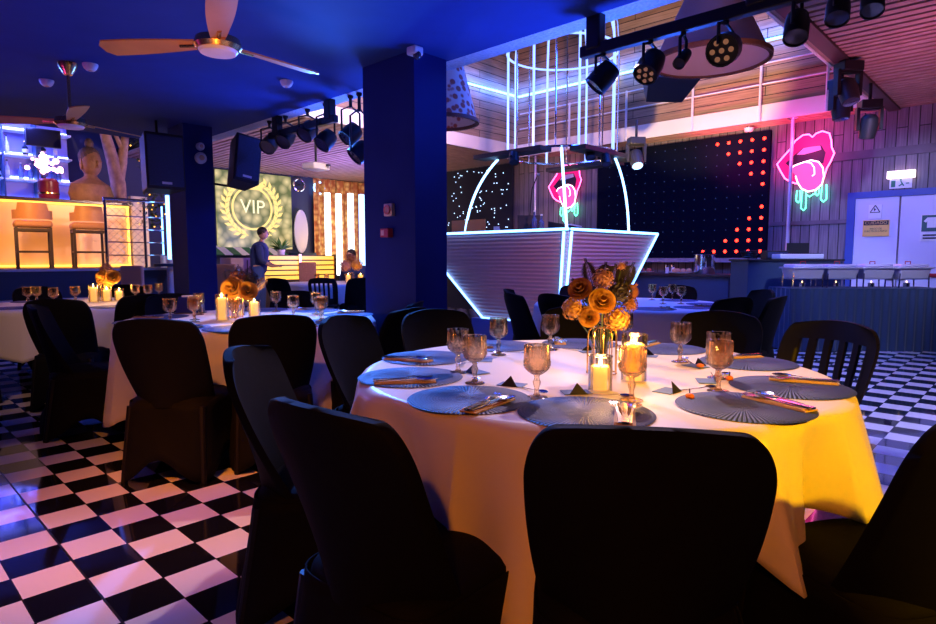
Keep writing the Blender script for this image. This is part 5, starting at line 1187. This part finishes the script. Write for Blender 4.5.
def put(src, loc, rz, label, group=None):
    if src.name not in fresh:
        fresh[src.name] = 1; src.location = loc; src.rotation_euler = (0, 0, rz); src['label'] = label
        if group: src['group'] = group
        return src
    return copy_tree(src, loc, rz, label, group)
tag(PM, 'x', 'placemat')


def setting(c, ang, r, where, full=True, cards=True, jit=0.0):
    a = R(ang); rad = Vector((math.cos(a), math.sin(a), 0)); tan = Vector((-math.sin(a), math.cos(a), 0))   # sitter faces -rad; sitter's right hand = +tan... 
    p = Vector(c) + rad * r; p.z = TZ
    put(PM, p, a, 'blue grey round placemat %s' % where)
    if full:
        q = p + tan * 0.105 + rad * 0.035; q.z = TZ + 0.0045; rz = a + PI + jit
        put(NP, q, rz, 'buff folded napkin %s' % where)
        dz = Vector((0, 0, 0.0075))
        put(FK, q + dz - tan * 0.018, rz + 0.10, 'steel fork lying on the napkin %s' % where)
        put(KN, q + dz - tan * 0.001, rz + 0.02, 'steel knife lying on the napkin %s' % where)
        put(SP, q + dz + tan * 0.019, rz - 0.10, 'steel table spoon lying on the napkin %s' % where)
    if cards:
        q = Vector(c) + rad * (r - 0.245) - tan * 0.03; q.z = TZ
        put(CA, q, a + PI / 2 + 0.3, 'black and blue tent card %s' % where)
        q = Vector(c) + rad * (r - 0.225) + tan * 0.075; q.z = TZ
        put(DS, q, a + 1.3, 'small dark dessert spoon %s' % where)
W1 = {182: 'at the near-left seat of the front table', 212: 'at the front table seat nearest the camera', 252: 'at the near-right seat of the front table', 284: 'at the rightmost seat of the front table',
      325: 'at the front table seat before the slatted chair', 2: 'at the far-right seat of the front table', 36: 'at the front table seat behind the flowers', 71: 'at the back seat of the front table',
      112: 'at the back-left seat of the front table', 148: 'at the leftmost seat of the front table'}
for a, wh in W1.items(): setting(T1, a, 0.70, wh, jit=random.uniform(-0.12, 0.12))
for x, y, lb in ((1.62, 1.60, 'goblet rearmost of the pair at the left end of the front table'), (1.52, 1.42, 'goblet foremost of the pair at the left end of the front table'), (2.05, 1.77, 'single goblet before the blue lit floor gap on the front table'),
                 (2.33, 1.69, 'goblet standing behind the front table vase on its left'), (1.49, 1.13, 'tall amber lit goblet in front of the table vase'), (2.68, 1.50, 'goblet half hidden behind the flowers and the tall candle'),
                 (2.43, 1.10, 'goblet standing alone at the far right of the front table'), (2.19, 0.85, 'goblet at the back of the overlapping pair on the front table'), (1.97, 0.76, 'goblet at the front of the overlapping pair on the front table'), (1.66, 0.90, 'amber lit goblet in front of the tall candle')):
    put(GB, (x, y, TZ), random.uniform(0, 1), lb)
for k, (x, y) in enumerate(((2.17, 0.80), (1.80, 0.78), (2.35, 0.98))): put(PK, (x, y, TZ), k, ['small amber favour beside the overlapping goblets', 'small amber favour by the tent card of the near-right seat', 'small amber favour at the far side of the overlapping goblets'][k])
for k, a in enumerate((205, 235, 262, 292, 335, 18, 55, 128, 158)):
    setting(T2, a, 0.70, 'at the second table, %s' % ['by the side-on chair', 'in front of the candles', 'by the front table chairs', 'at its blue lit end', 'by the navy pillar', 'at its far blue side', 'behind its flowers', 'behind its silver box', 'at its left end'][k], cards=False)
for x, y, lb in ((1.55, 4.22, 'goblet at the left end of the second table'), (1.70, 4.20, 'goblet foremost of the pair before the silver box'), (1.76, 4.34, 'goblet rearmost of the pair before the silver box'), (1.86, 3.92, 'goblet in front of the candles of the second table'), (2.50, 4.55, 'goblet behind the shorter candle of the second table'), (2.30, 3.94, 'wide goblet at the middle of the second table front'), (2.62, 4.15, 'goblet at the back right of the second table'), (2.32, 3.62, 'goblet foremost of the pair at the blue end of the second table'), (2.40, 3.72, 'goblet rearmost of the pair at the blue end of the second table'), (1.95, 4.72, 'goblet behind the tallest candle of the second table')):
    put(GB, (x, y, TZ), random.uniform(0, 1), lb)
for k, (x, y) in enumerate(((1.28, 6.95), (1.36, 7.0), (1.40, 6.55), (1.62, 6.75), (2.15, 6.75), (2.22, 6.6), (2.45, 6.95))):
    put(GB, (x, y, TZ), 0.2 * k, ['leftmost goblet on the third table', 'second goblet from the left on the third table', 'goblet before the candles on the third table', 'goblet left of the tall candle on the third table', 'goblet right of the flowers on the third table', 'goblet beside the short candle on the third table', 'rightmost goblet on the third table'][k])
for k, a in enumerate((200, 240, 270, 120)): setting(T3, a, 0.70, ['at the near-left seat of the third table', 'at the near seat of the third table', 'at the near-right seat of the third table', 'at the back seat of the third table'][k], full=False, cards=False)
for k, (px, py) in enumerate(((572, 298), (652, 300), (663, 304), (672, 300), (681, 304), (477, 300))):
    if k == 5: continue
    p = at(px, py, z=TZ); put(GB, (p.x, p.y, TZ), 0.3 * k, ['pale goblet alone at the left of the booth table', 'first pale goblet of four on the booth table', 'second pale goblet of four on the booth table', 'third pale goblet of four on the booth table', 'last pale goblet of four on the booth table'][k])
for k, a in enumerate((150, 190, 225, 262, 300, 345)): setting(T4, a, 0.70, ['by the edge-on chair at the booth table', 'behind the front table flowers at the booth table', 'at the near seat of the booth table', 'before the dark chair at the booth table', 'near the navy desk at the booth table', 'at the far seat of the booth table'][k], full=k in (0, 2, 3), cards=False)
for k, (x, y) in enumerate(((6.0, 9.45), (6.1, 9.3), (6.45, 9.15))): put(GB, (x, y, TZ), 0, ['goblet at the left of the far candlelit table', 'second goblet on the far candlelit table', 'goblet beside the candles of the far table'][k])

# ------------------------------------------------------------------ candles, vases, flowers
def candle(x, y, r, h, hg, label, cup=True, power=1.0):
    if cup:
        g = empty('candle_glass', (x, y, TZ), 0, 'clear glass cylinder round the %s' % label, 'candle holder')
        MB().lathe([(r + 0.006, 0.0), (r + 0.008, 0.003), (r + 0.008, hg), (r + 0.0055, hg), (r + 0.0055, 0.006), (0.003, 0.0055)], 32, cap=False).build('glass', M['clear'], g)
        MB().tube([((r + 0.007) * math.cos(k * PI / 16), (r + 0.007) * math.sin(k * PI / 16), hg) for k in range(32)], 0.0018, 6, closed=True).build('rim', M['clear'], g)
    c = empty('pillar_candle', (x, y, TZ + 0.0075), 0, label, 'candle')
    MB().lathe([(r * 0.98, 0), (r, 0.004), (r, h - 0.004), (r * 0.94, h), (r * 0.75, h - 0.006), (0.004, h - 0.010)], 32).build('wax', M['wax'], c)
    MB().tube([(0, 0, h - 0.012), (0.001, 0, h + 0.006)], 0.0018, 6).build('wick', M['card_black'], c)
    MB().lathe([(0.0008, h), (0.005, h + 0.007), (0.0055, h + 0.013), (0.003, h + 0.026), (0.0004, h + 0.036)], 12).build('flame', M['flame'], c)
    light('candle_flame_light', 'POINT', (x, y, TZ + h + 0.045), power, (1.0, 0.50, 0.10), None, 0.02)
candle(1.71, 1.04, 0.031, 0.075, 0.115, 'short lit candle in front of the front table vase', power=3.2)
candle(1.93, 1.04, 0.036, 0.125, 0.165, 'tall lit candle beside the front table vase', power=3.2)
for x, y, h, hg, lb in ((1.88, 4.17, 0.15, 0.18, 'tallest lit candle of the second table'), (2.17, 4.27, 0.10, 0.12, 'lit candle right of the flowers on the second table'), (2.12, 4.42, 0.10, 0.13, 'lit candle under the flowers of the second table')): candle(x, y, 0.035, h, hg, lb, power=3.0)
for x, y, h, hg, lb in ((1.80, 6.85, 0.14, 0.17, 'tall lit candle left of the flowers on the third table'), (1.92, 6.86, 0.11, 0.14, 'lit candle under the flowers of the third table'), (2.05, 6.92, 0.09, 0.12, 'lit candle right of the flowers on the third table')): candle(x, y, 0.036, h, hg, lb, power=3.0)
for k in range(4):
    candle(6.42 + 0.16 * k, 9.10 - 0.15 * k, 0.045, 0.13, 0.16, ['first', 'second', 'third', 'fourth'][k] + ' lit candle in the row on the far table', power=1.5)


def vase(x, y, label, h=0.175, r=0.055):
    t = empty('wire_vase', (x, y, TZ), 0, label, 'vase')
    n = 10
    for k in range(n):
        a = 2 * PI * k / n; ca, sa = math.cos(a), math.sin(a)
        MB().tube([(r * ca, r * sa, 0.003), (r * ca, r * sa, h * 0.80), (r * 0.93 * ca, r * 0.93 * sa, h * 0.92), (r * 0.72 * ca, r * 0.72 * sa, h * 0.985), (r * 0.5 * ca, r * 0.5 * sa, h)], 0.0022, 6).build('wire', M['gold'], t)
    for q, z in ((r, 0.003), (r * 0.5, h)): MB().tube([(q * math.cos(k * PI / 16), q * math.sin(k * PI / 16), z) for k in range(32)], 0.0025, 6, closed=True).build('wire_ring', M['gold'], t)
    MB().lathe([(0.020, 0.004), (0.022, 0.008), (0.022, h * 0.97), (0.020, h * 0.97), (0.020, 0.010), (0.002, 0.009)], 24, cap=False).build('glass_tube', M['clear'], t)
    MB().lathe([(0.004, 0.002), (0.026, 0.002), (0.026, 0.004), (0.004, 0.004)], 20).build('base_plate', M['gold'], t)


def stem(t, base, top):
    b = Vector(base) - Vector(t.location); MB().tube([b, b * 0.5 + Vector((0, 0, 0.01)), (0, 0, -0.01)], 0.0022, 6).build('stem', M['greenleaf'], t)


def rose(loc, facing, r, m, label, base, name='rose'):
    t = empty(name, loc, 0, label, 'flower'); q = Vector(facing).to_track_quat('Z', 'Y'); b = MB(); b.M = q.to_matrix().to_4x4()
    for lay, (rr, n, op) in enumerate(((0.28, 3, 0.05), (0.52, 4, 0.12), (0.78, 5, 0.3), (1.0, 5, 0.6))):
        for k in range(n):
            a0 = 2 * PI * k / n + lay * 0.6; wd = 2 * PI / n * 0.75
            def fn(u, v):
                a = a0 + (u - 0.5) * 2 * wd * (0.55 + 0.45 * v); rad = r * rr * (0.30 + 0.70 * v ** 0.7) * (1 + 0.15 * op * v ** 3); z = r * (1.15 - 0.20 * lay) * v ** 1.0 - r * 0.35 - r * 0.22 * op * v ** 4 - 0.10 * r * (2 * u - 1) ** 2 * v
                return Vector((rad * math.cos(a), rad * math.sin(a), z))
            b.sheet(fn, 6, 5, (0, 0, r * 0.03))
    b.build('petals', m, t, angle=80); c = MB(); c.M = b.M; c.lathe([(0.002, -r * 0.55), (r * 0.28, -r * 0.42), (r * 0.3, -r * 0.25), (r * 0.1, -r * 0.2)], 10).build('calyx', M['greenleaf'], t)
    stem(t, base, loc); return t


def puff(loc, r, m, label, base, n=90, name='carnation', cat='flower'):
    t = empty(name, loc, 0, label, cat); b = MB()
    for k in range(n):
        z = 1 - 2 * (k + 0.5) / n; a = k * 2.39996; d = Vector((math.sqrt(1 - z * z) * math.cos(a), math.sqrt(1 - z * z) * math.sin(a), z)); c = d * r * random.uniform(0.72, 0.95); u = d.orthogonal().normalized(); w_ = d.cross(u); s_ = r * 0.24
        ang = random.uniform(0, 6.28); u2 = u * math.cos(ang) + w_ * math.sin(ang); w2 = d.cross(u2)
        b.add([c - u2 * s_, c - w2 * s_ * 0.6 + d * s_ * 0.5, c + u2 * s_ + d * s_ * 0.3, c + w2 * s_ * 0.6 + d * s_ * 0.6, c + d * s_ * 0.15], [(0, 1, 4), (1, 2, 4), (2, 3, 4), (3, 0, 4)])
    b.ball((0, 0, 0), r * 0.7, 10, 8); b.build('petals', m, t, angle=20); stem(t, base, loc); return t


def fern(loc, tip, m, label, base, width=0.035, n=12, name='fern_frond', cat='foliage'):
    t = empty(name, loc, 0, label, cat); d = Vector(tip) - Vector(loc); L_ = d.length; d.normalize(); s_ = d.cross(FW).normalized(); b = MB(); b.tube([(0, 0, 0), d * L_], 0.0018, 6, 0.0006)
    for k in range(n):
        f = 0.15 + 0.85 * k / n; w_ = width * math.sin(min(1, f * 1.2) * PI) ** 0.6 * (1.1 - 0.6 * f) + 0.006
        for q in (-1, 1):
            c = d * L_ * f; e = c + s_ * q * w_ + d * w_ * 0.7; mid = (c + e) / 2; b.add([c, mid + d * 0.0036, e, mid - d * 0.0036, mid - FW * 0.003], [(0, 1, 4), (1, 2, 4), (2, 3, 4), (3, 0, 4)])
    b.build('leaflets', m, t, angle=20); stem(t, base, loc); return t


V1 = Vector((1.98, 1.20, TZ)); vase(V1.x, V1.y, 'gold wire vase holding the bouquet on the front table'); base1 = V1 + UP * 0.05
def o1(px, py, fwd=0.0): return at(px, py, d=2.26 + fwd)
NF = -FW
rose(o1(602, 301, -0.05), NF + UP * 0.5, 0.046, M['goldpetal'], 'open gold rose facing the camera in the front bouquet', base1)
rose(o1(589, 317, -0.04), NF + RT * -0.3 + UP * 0.2, 0.036, M['goldpetal'], 'gold rose bud low over the vase rim in the front bouquet', base1)
puff(o1(573, 309, -0.02), 0.042, M['goldpetal'], 'ruffled gold flower at the left of the front bouquet', base1)
rose(o1(580, 289, -0.01), NF + RT * -0.5 + UP * 0.6, 0.042, M['rust'], 'rust brown rose upper left in the front bouquet', base1)
puff(o1(603, 279, 0.0), 0.040, M['dusty'], 'dusty pink ruffled flower at the top of the front bouquet', base1)
puff(o1(617, 319, -0.01), 0.046, M['goldpetal'], 'brown gold leafy flower low right in the front bouquet', base1)
rose(o1(603, 320, 0.05), RT + UP, 0.034, M['rust'], 'small rust rose in the middle of the front bouquet', base1)
puff(o1(619, 292, 0.02), 0.050, M['darkfern'], 'dark purple seed head right in the front bouquet', base1, name='seed_head')
puff(o1(593, 296, 0.05), 0.045, M['darkfern'], 'dark seed head deep in the front bouquet', base1, name='seed_head')
puff(o1(630, 304, 0.03), 0.030, M['rust'], 'rust brown flower at the right edge of the front bouquet', base1)
puff(o1(621, 266, 0.02), 0.020, M['dusty'], 'small star flower at the top right of the front bouquet', base1, n=40)
for a, b_, lb, m_ in (((594, 290), (585, 258), 'tall black fern leaning left in the front bouquet', 'darkfern'), ((604, 285), (606, 262), 'short black fern at the top of the front bouquet', 'darkfern'), ((612, 285), (616, 264), 'slim black fern behind the dusty flower', 'darkfern'), ((622, 290), (634, 262), 'long dark purple spray leaning right in the front bouquet', 'darkfern'), ((620, 296), (627, 261), 'upright dark spray right of the dusty flower', 'darkfern'), ((622, 302), (637, 284), 'rust spray at the right edge of the front bouquet', 'rust'), ((586, 296), (572, 279), 'dark leaf spray at the left of the front bouquet', 'darkfern')):
    fern(o1(*a, 0.02), o1(*b_, 0.02), M[m_], lb, base1, 0.032, 20)
# second table bouquet
V2 = Vector((2.04, 4.31, TZ)); vase(V2.x, V2.y, 'gold wire vase holding the bouquet on the second table'); base2 = V2 + UP * 0.05; d2 = V2.dot(FW)
def o2(px, py, f=0.0): return at(px, py, d=d2 + f)
rose(o2(232, 288, -0.05), NF + UP * 0.4, 0.075, M['goldpetal'], 'big gold rose at the left of the second table bouquet', base2)
rose(o2(248, 291, -0.05), NF + RT * 0.4 + UP * 0.4, 0.065, M['goldpetal'], 'gold rose at the middle of the second table bouquet', base2)
puff(o2(238, 279, 0.02), 0.07, M['rust'], 'rust ruffled flower on top of the second table bouquet', base2)
puff(o2(228, 296, 0.02), 0.05, M['goldpetal'], 'small gold ruffled flower low in the second table bouquet', base2)
puff(o2(252, 280, 0.04), 0.06, M['darkfern'], 'dark seed head in the second table bouquet', base2, name='seed_head')
for a, b_, lb, m_ in (((240, 282), (238, 264), 'black fern rising from the second table bouquet', 'darkfern'), ((232, 284), (225, 268), 'black fern leaning left in the second table bouquet', 'darkfern'), ((248, 282), (250, 266), 'black fern leaning right in the second table bouquet', 'darkfern'), ((250, 292), (270, 276), 'long pale gold spray reaching right from the second table bouquet', 'goldpetal')):
    fern(o2(*a, 0.02), o2(*b_, 0.02), M[m_], lb, base2, 0.045, 14)
V3 = Vector((1.95, 7.02, TZ)); vase(V3.x, V3.y, 'gold wire vase on the third table'); base3 = V3 + UP * 0.05; d3 = V3.dot(FW)
def o3(px, py, f=0.0): return at(px, py, d=d3 + f)
rose(o3(102, 277, -0.05), NF + RT * -0.5 + UP * 0.4, 0.075, M['goldpetal'], 'gold rose at the left of the third table bouquet', base3)
rose(o3(113, 277, -0.05), NF + RT * 0.5 + UP * 0.4, 0.07, M['goldpetal'], 'gold rose at the right of the third table bouquet', base3)
puff(o3(106, 269, 0.02), 0.065, M['dusty'], 'dusty pink flower on top of the third table bouquet', base3)
puff(o3(108, 283, -0.02), 0.05, M['goldpetal'], 'small gold flower low in the third table bouquet', base3)
V5 = Vector((6.62, 9.3, TZ)); vase(V5.x, V5.y, 'gold wire vase on the far table'); base5 = V5 + UP * 0.05
puff(V5 + Vector((-0.08, 0.05, 0.30)), 0.11, M['dusty'], 'pale pink flower at the left of the far table bouquet', base5)
puff(V5 + Vector((0.08, -0.08, 0.32)), 0.11, M['goldpetal'], 'golden flower at the right of the far table bouquet', base5)
puff(V5 + Vector((0.02, 0.0, 0.44)), 0.09, M['rust'], 'rust flower on top of the far table bouquet', base5)
# silver box on the second table
p = at(191, 313, z=TZ); t = empty('napkin_dispenser', (p.x, p.y, TZ), AC + 0.2, 'shiny silver dispenser box on the second table', 'dispenser')
MB().prism([(-0.10, -0.06, 0), (0.10, -0.06, 0), (0.085, -0.03, 0.13), (-0.085, -0.03, 0.13)], (0, 0.09, 0)).build('body', M['chrome'], t, smooth=False, bevel=0.006); MB().b2((-0.11, -0.065, 0), (0.11, 0.04, 0.008)).build('base', M['blackp'], t); MB().b2((-0.06, -0.02, 0.125), (0.06, 0.04, 0.14)).build('paper', M['white'], t)
